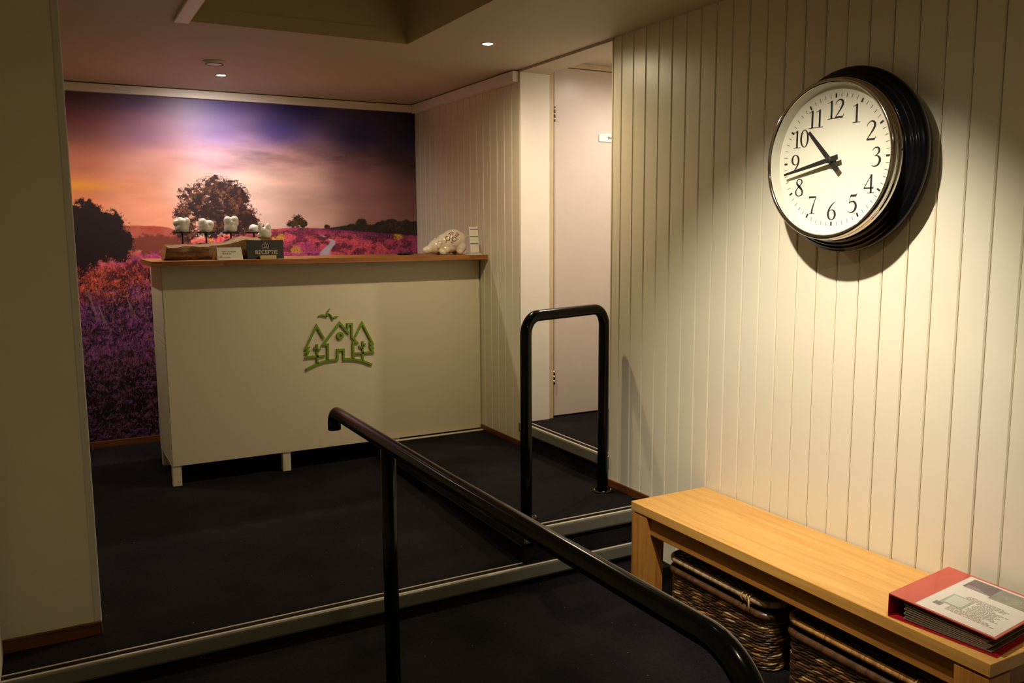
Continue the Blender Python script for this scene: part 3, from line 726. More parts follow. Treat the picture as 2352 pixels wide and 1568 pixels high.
fs = [(i * sec + j, i * sec + (j + 1) % sec, (i + 1) * sec + (j + 1) % sec, (i + 1) * sec + j) for i in range(n - 1) for j in range(sec)]
MB().add(vs, fs).add(vs[-sec:], [tuple(range(sec))]).build('log', M_LOG, lg)
MB().add([(v[0] - 0.0005, v[1], v[2]) for v in vs[:sec]], [tuple(range(sec))]).build('sawn_end', M_LOGEND, lg)
M_IRON = mat('black_iron', (0.010, 0.009, 0.009), rough=0.5, var=0.15)
PLATES = [(0.644, 4.74, 1.499), (0.762, 4.74, 1.498), (0.888, 4.74, 1.497), (1.010, 4.75, 1.496)]
for (px, py, pz) in PLATES:
    t = (px - 0.54) / 0.53
    hs = 1.0 + 0.12 * t + 0.40 * float(smooth(np.float64(0.45), np.float64(0.75), np.float64(t)))
    rod = MB().tube([(px, py, CT + 0.070 * hs), (px, py, pz - 0.010)], 0.0042, 12).build('rod', M_IRON, lg)
    MB().lathe([(0, -0.010), (0.040, -0.010), (0.0425, -0.009), (0.0425, -0.001), (0.041, 0.0), (0, 0.0)], (px, py, pz), (0, 0, 1), 36).build('plate', M_IRON, lg)
rebase(lg)
M_WAX = mat('white_wax', srgb(222, 218, 204), rough=0.32, spec=0.5, var=0.02, sss=0.35)
def candle(c, parts, label):
    cx, cy, cz = c
    o = blob('candle', [((cx + a, cy + b, cz + z), (rx, ry, rz), t) for (a, b, z, rx, ry, rz, t) in parts], M_WAX, voxel=0.0028, smooth=5)
    # flat foot on the plate
    me = o.data; co = np.empty(len(me.vertices) * 3, dtype=np.float32); me.vertices.foreach_get('co', co); co = co.reshape(-1, 3)
    co[:, 2] = np.maximum(co[:, 2], cz + 0.0004); me.vertices.foreach_set('co', co.ravel()); me.update()
    return tag(o, label, 'candle', 'lumpy white candles')
P = PLATES
candle(P[0], [(0, 0, .018, .036, .034, .034, 0), (-.003, 0, .046, .036, .03, .024, 0), (.022, 0, .046, .019, .024, .028, 0.3), (-.028, 0, .044, .016, .02, .018, 0), (-.008, 0, .058, .022, .02, .016, 0)], 'broad lumpy white candle on the leftmost black plate')
candle(P[1], [(0, 0, .016, .034, .032, .034, 0), (-.014, 0, .042, .024, .026, .028, 0), (.018, 0, .036, .026, .026, .024, 0), (-.004, 0, .03, .034, .03, .028, 0)], 'lumpy white candle on the second black plate from the left')
candle(P[2], [(0, 0, .018, .034, .032, .036, 0), (-.012, 0, .056, .022, .024, .026, -0.2), (.020, 0, .058, .022, .024, .026, 0.3), (.004, 0, .042, .036, .028, .022, 0), (.028, 0, .044, .015, .02, .018, 0)], 'tall two-lobed white candle on the third black plate')
candle((P[3][0] + 0.004, P[3][1], P[3][2]), [(0, 0, .012, .030, .030, .026, 0), (-.006, 0, .024, .02, .02, .016, 0)], 'low white candle half hidden behind the camel-backed wax piece')
o = candle((1.048, 4.665, 1.4635), [(0.004, 0, .024, .033, .024, .034, 0), (-.022, -.004, .046, .012, .014, .040, -0.12), (.018, 0, .048, .017, .018, .030, 0.1), (-.026, 0, .012, .012, .014, .016, 0)], 'camel-backed white wax piece sitting on the raised end of the log')
# ---- folded allergy card
M_CARD = mat('white_card', srgb(232, 228, 214), rough=0.6, var=0.01)
tc_ = thing('tent_card', 'small white folded card with printed lines beside the log', 'card', (0.84, 4.55, CT))
cx0, cx1, cy0, cyt, zt = 0.775, 0.902, 4.515, 4.543, CT + 0.063
MB().add([(cx0, cy0, CT), (cx1, cy0, CT), (cx1 - 0.004, cyt, zt), (cx0 + 0.002, cyt, zt), (cx0, cy0 + .0008, CT), (cx1, cy0 + .0008, CT), (cx1 - 0.004, cyt + .0008, zt), (cx0 + 0.002, cyt + .0008, zt)],
         [(0, 1, 2, 3), (7, 6, 5, 4), (0, 4, 5, 1), (1, 5, 6, 2), (2, 6, 7, 3), (3, 7, 4, 0)]).build('front_leaf', M_CARD, tc_)
MB().add([(cx0 - 0.012, 4.60, CT), (cx1 - 0.012, 4.60, CT), (cx1 - 0.004, cyt + .001, zt), (cx0 + 0.002, cyt + .001, zt), (cx0 - 0.012, 4.6008, CT), (cx1 - 0.012, 4.6008, CT), (cx1 - 0.004, cyt + .0018, zt), (cx0 + 0.002, cyt + .0018, zt)],
         [(0, 1, 2, 3), (7, 6, 5, 4), (0, 4, 5, 1), (1, 5, 6, 2), (2, 6, 7, 3), (3, 7, 4, 0)]).build('back_leaf', M_CARD, tc_)
up = Vector((0, cyt - cy0, zt - CT)).normalized(); nn = Vector((0, -up.z, up.y)); og = Vector((cx0, cy0, CT))
M_GREYINK = mat('grey_ink', srgb(96, 88, 74), rough=0.7)
for s, sz, a, b in (('Heeft u een allergie?', 0.0084, 0.026, 0.043), ('Meld het ons', 0.0084, 0.027, 0.0315), ('DE STOPPELBERG', 0.0044, 0.030, 0.011)):
    text_mb(s, sz, og + Vector((1, 0, 0)) * a + up * b, (1, 0, 0), up, nn, t=0.0005, bold=0.0002).build('printed_line', M_GREYINK, tc_)
lb = MB()
LOGO = [[(.02, .02), (.25, .10), (.5, .13), (.75, .10), (.98, .02)], [(.08, .12), (.08, .42), (.25, .72), (.36, .5)], [(.32, .12), (.32, .44), (.5, .92), (.68, .44), (.68, .12)], [(.62, .5), (.75, .72), (.92, .42), (.92, .12)], [(.44, .14), (.44, .3), (.56, .3), (.56, .14)]]
for s in LOGO: lb.ribbon([(a * 0.016, b * 0.013) for a, b in s], og + Vector((0.010, 0, 0)) + up * 0.0095, (1, 0, 0), up, nn, 0.0005, 0.0008)
lb.build('printed_emblem', M_GREYINK, tc_)
rebase(tc_)
# ---- RECEPTIE sign with its wooden foot
M_SLATE = mat('dark_sign_face', srgb(44, 42, 36), rough=0.5, var=0.03)
rs = thing('reception_sign', 'dark sign reading RECEPTIE with a small house emblem', 'sign', (1.03, 4.56, CT))
sx0, sx1, sy, sz0, sz1 = 0.932, 1.120, 4.552, CT + 0.001, CT + 0.0985
ang = 0.06; e1 = Vector((math.cos(ang), math.sin(ang), 0)); lean = Vector((0, 0.10, 0.995)); nrm = Vector((math.sin(ang), -math.cos(ang), 0.10)).normalized()
so = Vector((sx0, sy, CT + 0.001))
MB().poly([(0, 0), (0.190, 0), (0.190, 0.0975), (-0.003, 0.0975)], so, e1, lean, -nrm, 0.004).build('panel', M_SLATE, rs)
M_SIGNINK = mat('pale_sign_print', srgb(206, 196, 176), rough=0.6)
text_mb('RECEPTIE', 0.0285, so + e1 * 0.099 + lean * 0.0255, e1, lean, nrm, t=0.0008, align='CENTER', bold=0.0004).build('lettering', M_SIGNINK, rs)
text_mb('DE STOPPELBERG', 0.0105, so + e1 * 0.100 + lean * 0.0115, e1, lean, nrm, t=0.0008, align='CENTER', space=1.1).build('lettering_small', M_SIGNINK, rs)
lb = MB()
for s in LOGO: lb.ribbon([(a * 0.040, b * 0.036) for a, b in s], so + e1 * 0.075 + lean * 0.053, e1, lean, nrm, 0.0008, 0.0014)
lb.ribbon([(0.016, 0.034), (0.019, 0.036), (0.021, 0.033)], so + e1 * 0.075 + lean * 0.053, e1, lean, nrm, 0.0008, 0.001)
lb.build('printed_emblem', M_SIGNINK, rs)
MB().poly([(0, 0), (0.084, 0), (0.084, 0.019), (0, 0.019)], Vector((0.992, 4.533, CT + 0.0005)), e1, (0, 0, 1), -nrm, 0.022).build('foot', mat('pale_wood_foot', srgb(206, 186, 130), rough=0.6, var=0.05), rs)
rebase(rs)
# ---- small black case
o = blob('pen_case', [((1.905, 4.80, CT + 0.006), (0.050, 0.020, 0.0062), 0), ((1.87, 4.80, CT + 0.005), (0.022, 0.016, 0.005), 0)], mat('black_plastic', (0.008, 0.008, 0.008), rough=0.35), voxel=0.002, smooth=3)
tag(o, 'small flat black case lying on the counter left of the pig', 'case')
# ---- porcelain pig
pg = thing('piggy_bank', 'white glazed pig with its snout down and lettering on its side', 'piggy bank', (2.10, 4.66, CT))
M_PORC = mat('white_glaze', srgb(228, 218, 196), rough=0.08, spec=0.6, var=0.01, coat=0.6)
z0 = CT
body = blob('body', [((2.150, 4.66, z0 + .086), (.077, .058, .066), 0), ((2.185, 4.66, z0 + .082), (.046, .052, .058), 0), ((2.098, 4.66, z0 + .070), (.064, .050, .058), -0.35),
                     ((2.040, 4.66, z0 + .051), (.056, .040, .042), -0.5), ((1.992, 4.66, z0 + .032), (.036, .025, .025), -0.3), ((1.967, 4.66, z0 + .025), (.011, .021, .021), -0.15),
                     ((2.115, 4.66, z0 + .046), (.070, .046, .038), 0),
                     ((2.064, 4.622, z0 + .014), (.022, .016, .0145), 0.4), ((2.088, 4.626, z0 + .030), (.026, .018, .024), 0.3), ((2.064, 4.698, z0 + .014), (.022, .016, .0145), 0.4), ((2.088, 4.694, z0 + .030), (.026, .018, .024), 0.3),
                     ((2.178, 4.624, z0 + .018), (.022, .018, .019), 0), ((2.188, 4.628, z0 + .045), (.034, .022, .036), 0), ((2.178, 4.696, z0 + .018), (.022, .018, .019), 0), ((2.188, 4.692, z0 + .045), (.034, .022, .036), 0)],
            M_PORC, voxel=0.0032, smooth=10, parent=pg)
for sy_ in (-1, 1):
    blob('ear', [((2.052, 4.66 + sy_ * 0.040, z0 + .078), (.016, .007, .022), 0.3), ((2.042, 4.66 + sy_ * 0.044, z0 + .058), (.010, .006, .022), 0.35)], M_PORC, voxel=0.002, smooth=4, parent=pg)
tl = [(2.222 + 0.004 * i + 0.004 * math.sin(i * 1.3), 4.66 + 0.006 * math.cos(i * 1.3), z0 + .098 + 0.0015 * i + 0.004 * math.sin(i * 1.3 + 1)) for i in range(8)]
MB().tube(tl, [0.004 - 0.0003 * i for i in range(8)], 8).build('tail', M_PORC, pg)
# glazed-on lettering, wrapped on the flank
bvh = BVHTree.FromPolygons([v.co[:] for v in body.data.vertices], [tuple(p.vertices) for p in body.data.polygons])
def wrap(mb, d):
    for i, v in enumerate(mb.v):
        h = bvh.ray_cast(Vector((v[0], 4.4, v[2])), Vector((0, 1, 0)))
        if h[0] is not None: mb.v[i] = (v[0], h[0].y - d, v[2])
    return mb
ca, sa = math.cos(0.72), math.sin(0.72); e1 = Vector((ca, 0, sa)); e2 = Vector((-sa, 0, ca)); nn = Vector((0, -1, 0))
M_GOLD = mat('gold_lustre', srgb(196, 160, 84), rough=0.35, metal=0.4); M_RUST = mat('red_brown_glaze', srgb(112, 48, 14), rough=0.3)
for (ox, oz, txt) in ((2.088, z0 + .078, 'IEN'), (2.124, z0 + .074, 'IIIE')):
    og = Vector((ox, 4.6, oz))
    def rg(c, ro, ri, m, nm, d):
        k = 30; vs = []; cc = og + e1 * c[0] + e2 * c[1]
        for r in (ro, (ro + ri) / 2, ri): vs += [cc + e1 * (r * math.cos(2 * PI * i / k)) + e2 * (r * math.sin(2 * PI * i / k)) for i in range(k)]
        wrap(MB().add(vs, [(a * k + i, a * k + (i + 1) % k, (a + 1) * k + (i + 1) % k, (a + 1) * k + i) for a in (0, 1) for i in range(k)]), d).build(nm, m, pg)
    rg((0.018, 0.008), 0.0150, 0.0092, M_GOLD, 'gold_ring', 0.0005)
    rg((0.018, 0.008), 0.0142, 0.0110, M_INK, 'ring_letter', 0.0008)
    wrap(text_mb('r', 0.020, og + e1 * -0.007 + e2 * -0.004, e1, e2, nn, t=0, bold=0.0006), 0.0008).build('letter', M_INK, pg)
    wrap(text_mb(txt, 0.024, og + e1 * 0.036 + e2 * 0.004, e1, e2, nn, t=0, bold=0.0008), 0.0008).build('letter', M_RUST, pg)
rebase(pg)
# ---- card display
cd = thing('card_display', 'upright narrow white display card with three dark lines', 'card', (2.24, 4.58, CT))
lean = Vector((0, 0.03, 0.9995)); co_ = Vector((2.213, 4.555, CT + 0.016))
MB().poly([(0.003, 0), (0.058, 0), (0.052, 0.148), (-0.006, 0.148)], co_, (1, 0, 0), lean, (0, 1, 0), 0.003).build('card', M_CARD, cd)
for h in (0.047, 0.089, 0.131): MB().poly([(0.001, h), (0.053, h - 0.001), (0.053, h + 0.003), (0.001, h + 0.004)], co_, (1, 0, 0), lean, (0, -1, 0), 0.0004).build('dark_line', mat('blue_black_ink', srgb(40, 34, 54), rough=0.6), cd)
M_ACR = mat('grey_acrylic', srgb(176, 168, 156), rough=0.15, var=0.02)
MB().add([(2.195, 4.535, CT), (2.285, 4.535, CT), (2.285, 4.60, CT), (2.195, 4.60, CT), (2.215, 4.553, CT + 0.016), (2.268, 4.553, CT + 0.016), (2.268, 4.585, CT + 0.016), (2.215, 4.585, CT + 0.016)],
         [(3, 2, 1, 0), (4, 5, 6, 7), (0, 1, 5, 4), (1, 2, 6, 5), (2, 3, 7, 6), (3, 0, 4, 7)]).build('base', M_ACR, cd)
rebase(cd)

# ================================================================ tube rails
def flange(root, x, y, z, r=0.048):
    fl = MB().lathe([(0, 0.0), (r, 0.0), (r, 0.004), (r - 0.003, 0.006), (0.02, 0.006)], (x, y, z), (0, 0, 1), 36).build('floor_flange', M_TUBE, root)
    for i in range(4):
        a = PI / 4 + i * PI / 2 + 0.3
        MB().lathe([(0.0065, 0.005), (0.0065, 0.008), (0.004, 0.0115), (0, 0.012)], (x + 0.037 * math.cos(a), y + 0.037 * math.sin(a), z), (0, 0, 1), 12).build('bolt', M_CHROME, fl)
TR = 0.0242
A = Vector((1.730, 3.045, 0)); B = Vector((2.226, 3.196, 0)); dr_ = (B - A).normalized(); Z_ = Vector((0, 0, 1)); ZT = 1.143; CR = 0.075
ur = thing('u_shaped_rail', 'glossy black U-shaped tube rail standing on the raised platform', 'handrail', (*((A + B) / 2).to_2d(), ZP))
pts = [A + Z_ * (ZP + 0.004), A + Z_ * 0.6]
pts += arc(A + dr_ * CR + Z_ * (ZT - CR), -dr_, Z_, CR, 0, PI / 2, 10) + arc(B - dr_ * CR + Z_ * (ZT - CR), Z_, dr_, CR, 0, PI / 2, 10)
pts += [B + Z_ * 0.6, B + Z_ * (ZP + 0.004)]
MB().tube(pts, TR, 24).build('tube', M_TUBE, ur)
flange(ur, A.x, A.y, ZP); flange(ur, B.x, B.y, ZP)
rebase(ur)
hx, hz, yF, yN = 0.885, 0.852, 2.962, 0.857
hr = thing('stair_handrail', 'long glossy black handrail running towards the camera in the foreground', 'handrail', (hx, 2.0, ZL))
X0 = Vector((hx, 0, 0)); Yv = Vector((0, 1, 0))
pts = [X0 + Yv * yF + Z_ * 0.786] + arc(X0 + Yv * (yF - 0.042) + Z_ * (hz - 0.042), Yv, Z_, 0.042, 0, PI / 2, 8)
pts += [X0 + Yv * (yF + (0.968 - yF) * i / 12) + Z_ * (hz + 0.012 * max(0, i - 6) / 6) for i in range(1, 12)]
pts += arc(X0 + Yv * (yN + 0.12) + Z_ * (hz + 0.012 - 0.12), Z_, -Yv, 0.12, 0, PI / 2, 12) + [X0 + Yv * yN + Z_ * 0.3, X0 + Yv * yN + Z_ * (ZL + 0.004)]
MB().tube(pts, TR - 0.001, 28).build('rail_tube', M_TUBE, hr)
MB().tube([(hx, 2.412, ZL + 0.004), (hx, 2.412, hz - 0.01)], TR - 0.001, 24).build('post', M_TUBE, hr)
flange(hr, hx, 2.412, ZL); flange(hr, hx, yN, ZL)
rebase(hr)

# ================================================================ bench
bn = thing('bench', 'long low oak bench standing against the planked wall', 'bench', (2.11, 1.86, ZL))
bx0, bx1, by0, by1, bt = 1.930, 2.294, 1.143, 2.578, 0.460
box('seat_board', M_OAK, bn, bx0, bx1, by0, by1, bt - 0.036, bt, bev=0.0025)
for lx in (bx0 + 0.002, bx1 - 0.092):
    for ly, s in ((by1 - 0.094, 1), (by0 + 0.004, -1)):
        t0, t1 = 0.0, bt - 0.043
        vs = [(lx, ly + 0.012 * (s > 0), t0), (lx + 0.088, ly + 0.012 * (s > 0), t0), (lx + 0.088, ly + 0.09 - 0.012 * (s < 0), t0), (lx, ly + 0.09 - 0.012 * (s < 0), t0), (lx, ly, t1), (lx + 0.088, ly, t1), (lx + 0.088, ly + 0.09, t1), (lx, ly + 0.09, t1)]
        vs[0], vs[1], vs[2], vs[3] = [(a, b, ZL) for a, b, _ in vs[:4]]
        MB().add(vs, [(3, 2, 1, 0), (4, 5, 6, 7), (0, 1, 5, 4), (1, 2, 6, 5), (2, 3, 7, 6), (3, 0, 4, 7)]).build('leg', M_OAKL, bn)
M_OAKA = wood('oak_apron', srgb(150, 94, 36), srgb(184, 126, 56), axis='Y', rough=0.42)
box('apron', M_OAKA, bn, bx0 + 0.022, bx0 + 0.044, by0 + 0.094, by1 - 0.094, bt - 0.112, bt - 0.0365, bev=0.002)
box('apron', M_OAKA, bn, bx1 - 0.044, bx1 - 0.022, by0 + 0.094, by1 - 0.094, bt - 0.112, bt - 0.0365, bev=0.002)
for yy in (by0 + 0.03, by1 - 0.055): box('apron', M_OAKA, bn, bx0 + 0.092, bx1 - 0.094, yy, yy + 0.022, bt - 0.112, bt - 0.0365, bev=0.002)
rebase(bn)

# ================================================================ wicker baskets
M_WICK = mat_attr('wicker', 'tone', rough=0.36, spec=0.5, coat=0.2)
M_WDARK = mat('basket_inside', srgb(26, 16, 9), rough=0.8, var=0.2)
def rrect(x0, x1, y0, y1, r, n):
    """n points round a rounded rectangle, counter-clockwise, with outward normals"""
    segs = [((x1 - r, y0 + r), -PI / 2), ((x1 - r, y1 - r), 0), ((x0 + r, y1 - r), PI / 2), ((x0 + r, y0 + r), PI)]
    P_ = []
    for (c, a0) in segs:
        for i in range(13):
            a = a0 + PI / 2 * i / 12; P_.append((c[0] + r * math.cos(a), c[1] + r * math.sin(a), math.cos(a), math.sin(a)))
    P_.append(P_[0]); d = [0]
    for p, q in zip(P_, P_[1:]): d.append(d[-1] + math.hypot(q[0] - p[0], q[1] - p[1]))
    def at(s):
        s = s % d[-1]
        j = next(i for i in range(len(d) - 1) if d[i + 1] >= s - 1e-9)
        t = (s - d[j]) / max(1e-9, d[j + 1] - d[j]); p, q = P_[j], P_[j + 1]
        nx, ny = p[2] + (q[2] - p[2]) * t, p[3] + (q[3] - p[3]) * t; l = math.hypot(nx, ny)
        return p[0] + (q[0] - p[0]) * t, p[1] + (q[1] - p[1]) * t, nx / l, ny / l
    return at, d[-1]
TONES = [srgb(58, 36, 18), srgb(72, 46, 24), srgb(44, 28, 16), srgb(86, 56, 28), srgb(112, 78, 40), srgb(52, 38, 28), srgb(66, 42, 20)]
PALE = [srgb(176, 128, 66), srgb(190, 160, 112), srgb(150, 100, 48)]
def basket(y0, y1, label, seed, rimtone):
    rn = random.Random(seed)
    x0, x1, H = 1.985, 2.272, 0.235
    t = thing('wicker_basket', label, 'basket', ((x0 + x1) / 2, (y0 + y1) / 2, ZL), 'dark wicker baskets under the bench')
    at, per = rrect(x0, x1, y0, y1, 0.055, 0)
    inner = [at(per * i / 60) for i in range(60)]
    vs = [(p[0] - p[2] * 0.006, p[1] - p[3] * 0.006, z) for z in (ZL + 0.002, H + 0.01) for p in inner]
    MB().add(vs, [tuple(reversed(range(60))), tuple(range(60, 120))] + [(i, (i + 1) % 60, 60 + (i + 1) % 60, 60 + i) for i in range(60)]).build('liner', M_WDARK, t)
    wv = MB(); rows = 18; step = 0.030; ns = int(per / step)
    for r in range(rows):
        z = ZL + 0.008 + r * (H - ZL - 0.012) / (rows - 1)
        for k in range(ns):
            s0 = (k + 0.35 * (r % 3) + rn.uniform(-0.1, 0.1)) * step; ln = step * rn.uniform(2.3, 3.6)
            fk = rn.uniform(0.7, 1.3); wv.col = tuple(c * fk for c in (rn.choice(PALE) if rn.random() < 0.16 else rn.choice(TONES)))
            rad = rn.uniform(0.0034, 0.0048); pts = []; rr = []
            for i in range(7):
                u = i / 6; x, y_, nx, ny = at(s0 + ln * u); b = 0.0075 * math.sin(PI * u) - 0.003
                pts.append((x + nx * b, y_ + ny * b, z + (u - 0.5) * 0.011 + 0.001 * math.sin(k * 2.1))); rr.append(rad * (0.6 + 0.55 * math.sin(PI * u)))
            wv.tube(pts, rr, 5, caps=False)
    w_ = wv.build('woven_side', M_WICK, t, attr='tone'); w_['kind'] = 'stuff'
    def wrapped(nm, zz, out, rad, tone, parent, jit=0.35, x_in=0.0):
        b = MB(); n_ = 440
        pts = []; rr = []
        for i in range(n_):
            x, y_, nx, ny = at(per * i / n_); pts.append((x + nx * out, y_ + ny * out, zz)); rr.append(rad * (1.0 if i % 2 else 0.84))
        b.tube(pts, rr, 10, closed=True)
        b.c = []
        for i in range(n_):
            if i % 2 == 0: fk = rn.uniform(1 - jit, 1 + jit); c = tuple(q * fk for q in tone)
            b.c += [c] * 10
        return b.build(nm, M_WICK, parent, attr='tone')
    wrapped('rim', H + 0.008, 0.003, 0.0155, srgb(80, 52, 28), t)
    lz = 0.285
    ltop = MB(); at2, per2 = rrect(x0 + 0.006, x1 - 0.006, y0 + 0.006, y1 - 0.006, 0.05, 0)
    pts = [at2(per2 * i / 60) for i in range(60)]
    ltop.add([(p[0], p[1], lz - 0.006) for p in pts] + [(p[0], p[1], lz + 0.002) for p in pts], [tuple(reversed(range(60))), tuple(range(60, 120))] + [(i, (i + 1) % 60, 60 + (i + 1) % 60, 60 + i) for i in range(60)])
    lid = ltop.build('lid', M_WDARK, t)
    lw = MB()
    nrow = 22
    for r in range(nrow):
        xx = x0 + 0.014 + r * (x1 - x0 - 0.028) / (nrow - 1)
        k = y0 + 0.012 - 0.03 * (r % 3)
        while k < y1 - 0.04:
            a = max(k, y0 + 0.010); b = min(k + 0.085, y1 - 0.010)
            fk = rn.uniform(0.6, 1.1); lw.col = tuple(c * fk for c in rn.choice(TONES)); rad = rn.uniform(0.0034, 0.0044)
            lw.tube([(xx + 0.006 * (i / 5 - .5), a + (b - a) * i / 5, lz + 0.002 + 0.004 * math.sin(PI * i / 5)) for i in range(6)], [rad * (0.6 + 0.5 * math.sin(PI * i / 5)) for i in range(6)], 5, caps=False)
            k += 0.062
    q = lw.build('woven_top', M_WICK, lid, attr='tone'); q['kind'] = 'stuff'
    wrapped('lid_rim', lz, 0.004, 0.0125, rimtone, lid)
    # tie of the lid and rope handle on the near end
    yh = y0 + 0.075
    tie = MB(); tie.col = srgb(190, 150, 92)
    for d in (0.0, 0.014, 0.034):
        ang = [2 * PI * i / 14 for i in range(15)]
        tie.tube([(x0 - 0.004 + 0.0150 * math.cos(a), yh + d, lz + 0.0150 * math.sin(a)) for a in ang], 0.0028, 6)
    tie.tube([(x0 - 0.018, yh, lz + 0.004), (x0 - 0.021, yh - 0.004, lz - 0.018), (x0 - 0.017, yh - 0.008, lz - 0.040)], 0.003, 6)
    tie.build('lid_tie', M_WICK, t, attr='tone')
    ha = MB(); ha.col = srgb(60, 38, 20)
    for ph in (0, 2 * PI / 3, 4 * PI / 3):
        pp = []
        for i in range(41):
            u = i / 40; a = PI * u; tw = u * 26 + ph
            pp.append((x0 + 0.09 + 0.11 * u + 0.005 * math.cos(tw), y0 - 0.006 - 0.036 * math.sin(a) + 0.005 * math.sin(tw), 0.185 - 0.055 * math.sin(a) + 0.004 * math.cos(tw)))
        ha.tube(pp, 0.0055, 6)
    ha.build('rope_handle', M_WICK, t, attr='tone')
    return rebase(t)
basket(1.905, 2.412, 'dark wicker basket under the far end of the bench', 5, srgb(168, 138, 98))
basket(1.255, 1.832, 'dark wicker basket under the near end of the bench, below the red binder', 9, srgb(170, 122, 66))

# ================================================================ red ring binder
bd = thing('ring_binder', 'red ring binder with a printed cover sheet lying on the bench', 'binder', (2.05, 1.30, bt))
M_RED = mat('red_binder_film', srgb(150, 18, 26), rough=0.28, var=0.05, vscale=30, bump=0.05, bscale=40)
bo = Vector((1.937, 1.436, bt + 0.0005)); b1 = Vector((0.9932, 0.1166, 0)); b2 = Vector((0.1166, -0.9932, 0)).normalized()
def bp_(a, b, h): return bo + b1 * a + b2 * b + Z_ * h     # a along spine, b across, h up
def slab(nm, m, a0, a1, b0, b1_, h00, h01, t, par):
    """thin slab whose height goes from h00 at b0 to h01 at b1"""
    vs = [bp_(a0, b0, h00), bp_(a1, b0, h00), bp_(a1, b1_, h01), bp_(a0, b1_, h01)]; vs += [v + Z_ * t for v in vs]
    return MB().add(vs, [(3, 2, 1, 0), (4, 5, 6, 7), (0, 1, 5, 4), (1, 2, 6, 5), (2, 3, 7, 6), (3, 0, 4, 7)]).build(nm, m, par)
LEN, WID, SH, FH = 0.308, 0.278, 0.062, 0.044
slab('bottom_cover', M_RED, 0, LEN, 0.003, WID + 0.006, 0, 0, 0.003, bd)
slab('spine', M_RED, 0, LEN, 0.0, 0.003, 0.0005, 0.0005, SH, bd)
M_REDGLARE = mat('red_cover_with_glare', srgb(192, 66, 54), rough=0.25, var=0.06, vscale=12, coat=0.5, bump=0.15, bscale=9, stretch=(1, 3, 1))  # lighter than the binder red: glare off the film put into the colour
cov = slab('top_cover', M_REDGLARE, 0, LEN, 0.0, WID, SH, FH, 0.003, bd)
cov['label'] = 'red front cover with a white sheet under clear film'
M_PAGES = mat('page_edges', srgb(120, 104, 84), rough=0.7, var=0.1, vscale=20)
for i in range(7):
    h = 0.006 + i * 0.0065; sl = (FH - 0.012) / (SH - 0.012)
    slab('page_stack', M_PAGES, 0.007, LEN - 0.007, 0.040 + 0.004 * (i % 2), WID - 0.010 - 0.004 * ((i * 3) % 4), h, max(0.005, h * sl), 0.0045 * sl, bd)
for a in (0.09, 0.22):
    ra = MB().tube([bp_(a, 0.034 + 0.020 * math.cos(q * PI / 12), 0.028 + 0.021 * math.sin(q * PI / 12)) for q in range(24)], 0.0016, 6, closed=True); ra.build('ring', M_CHROME, bd)
sl = (FH - SH) / WID
def ch(b, e): return SH + sl * b + 0.003 + e
def sheet(nm, m, a0, a1, b0, b1_, e, par): return slab(nm, m, a0, a1, b0, b1_, ch(b0, e), ch(b1_, e), 0.0002, par)
M_SHEET = mat('cover_sheet', srgb(216, 208, 196), rough=0.3, coat=0.4, var=0.02)
sh = sheet('cover_sheet', M_SHEET, 0.006, 0.298, 0.070, 0.272, 0.0003, bd)
M_PURP = mat('print_purple_grey', srgb(104, 92, 96), rough=0.3, var=0.12, vscale=30, coat=0.4); M_LAND = mat('print_landscape', srgb(136, 134, 118), rough=0.3, var=0.25, vscale=26, coat=0.4)
sheet('photo_block', M_PURP, 0.218, 0.288, 0.086, 0.160, 0.0006, sh); sheet('photo_block', M_LAND, 0.206, 0.288, 0.160, 0.262, 0.0006, sh)
sheet('photo_block', mat('print_pale_green', srgb(160, 166, 150), rough=0.3, coat=0.4, var=0.1), 0.075, 0.150, 0.098, 0.156, 0.0006, sh)
sheet('photo_block', mat('print_pale_inner', srgb(196, 198, 184), rough=0.3, coat=0.4, var=0.06), 0.082, 0.143, 0.105, 0.150, 0.0009, sh)
sheet('photo_block', mat('print_grey_stem', srgb(120, 114, 118), rough=0.3, coat=0.4), 0.050, 0.073, 0.092, 0.112, 0.0006, sh)
M_PRINT = mat('print_grey', srgb(150, 140, 126), rough=0.35, coat=0.3); M_PRINTW = mat('print_white', srgb(196, 186, 180), rough=0.35)
rn = random.Random(4); tx = MB()
for i in range(19):
    a = 0.166 - i * 0.0068; b = 0.128 + 0.004 * (i == 0)
    while b < 0.205 + 0.05 * rn.random():
        l = rn.uniform(0.004, 0.011); vs = [bp_(a, b, ch(b, 0.0009)), bp_(a + 0.0032, b, ch(b, 0.0009)), bp_(a + 0.0032, b + l, ch(b + l, 0.0009)), bp_(a, b + l, ch(b + l, 0.0009))]
        if not (0.075 < a < 0.15 and b < 0.158) : tx.add(vs, [(0, 1, 2, 3)])
        b += l + 0.0022
tx.build('printed_text', M_PRINT, sh)
tw = MB()
for i in range(3):
    a = 0.222 + i * 0.006; vs = [bp_(a, 0.092, ch(0.092, 0.0009)), bp_(a + 0.0016, 0.092, ch(0.092, 0.0009)), bp_(a + 0.0016, 0.15 - i * .012, ch(0.15 - i * .012, 0.0009)), bp_(a, 0.15 - i * .012, ch(0.15 - i * .012, 0.0009))]; tw.add(vs, [(0, 1, 2, 3)])
tw.build('printed_caption', M_PRINTW, sh)
zig = catmull([(0.176 + 0.006 * i, 0.246 + 0.006 * (-1) ** i) for i in range(14)], 4)
zb = MB()
for (b, a), (b_, a_) in zip(zig, zig[1:]): zb.tube([bp_(a, b, ch(b, 0.0009)), bp_(a_, b_, ch(b_, 0.0009))], 0.0005, 4)
zb.build('printed_signature', M_PRINTW, sh)
rebase(bd)

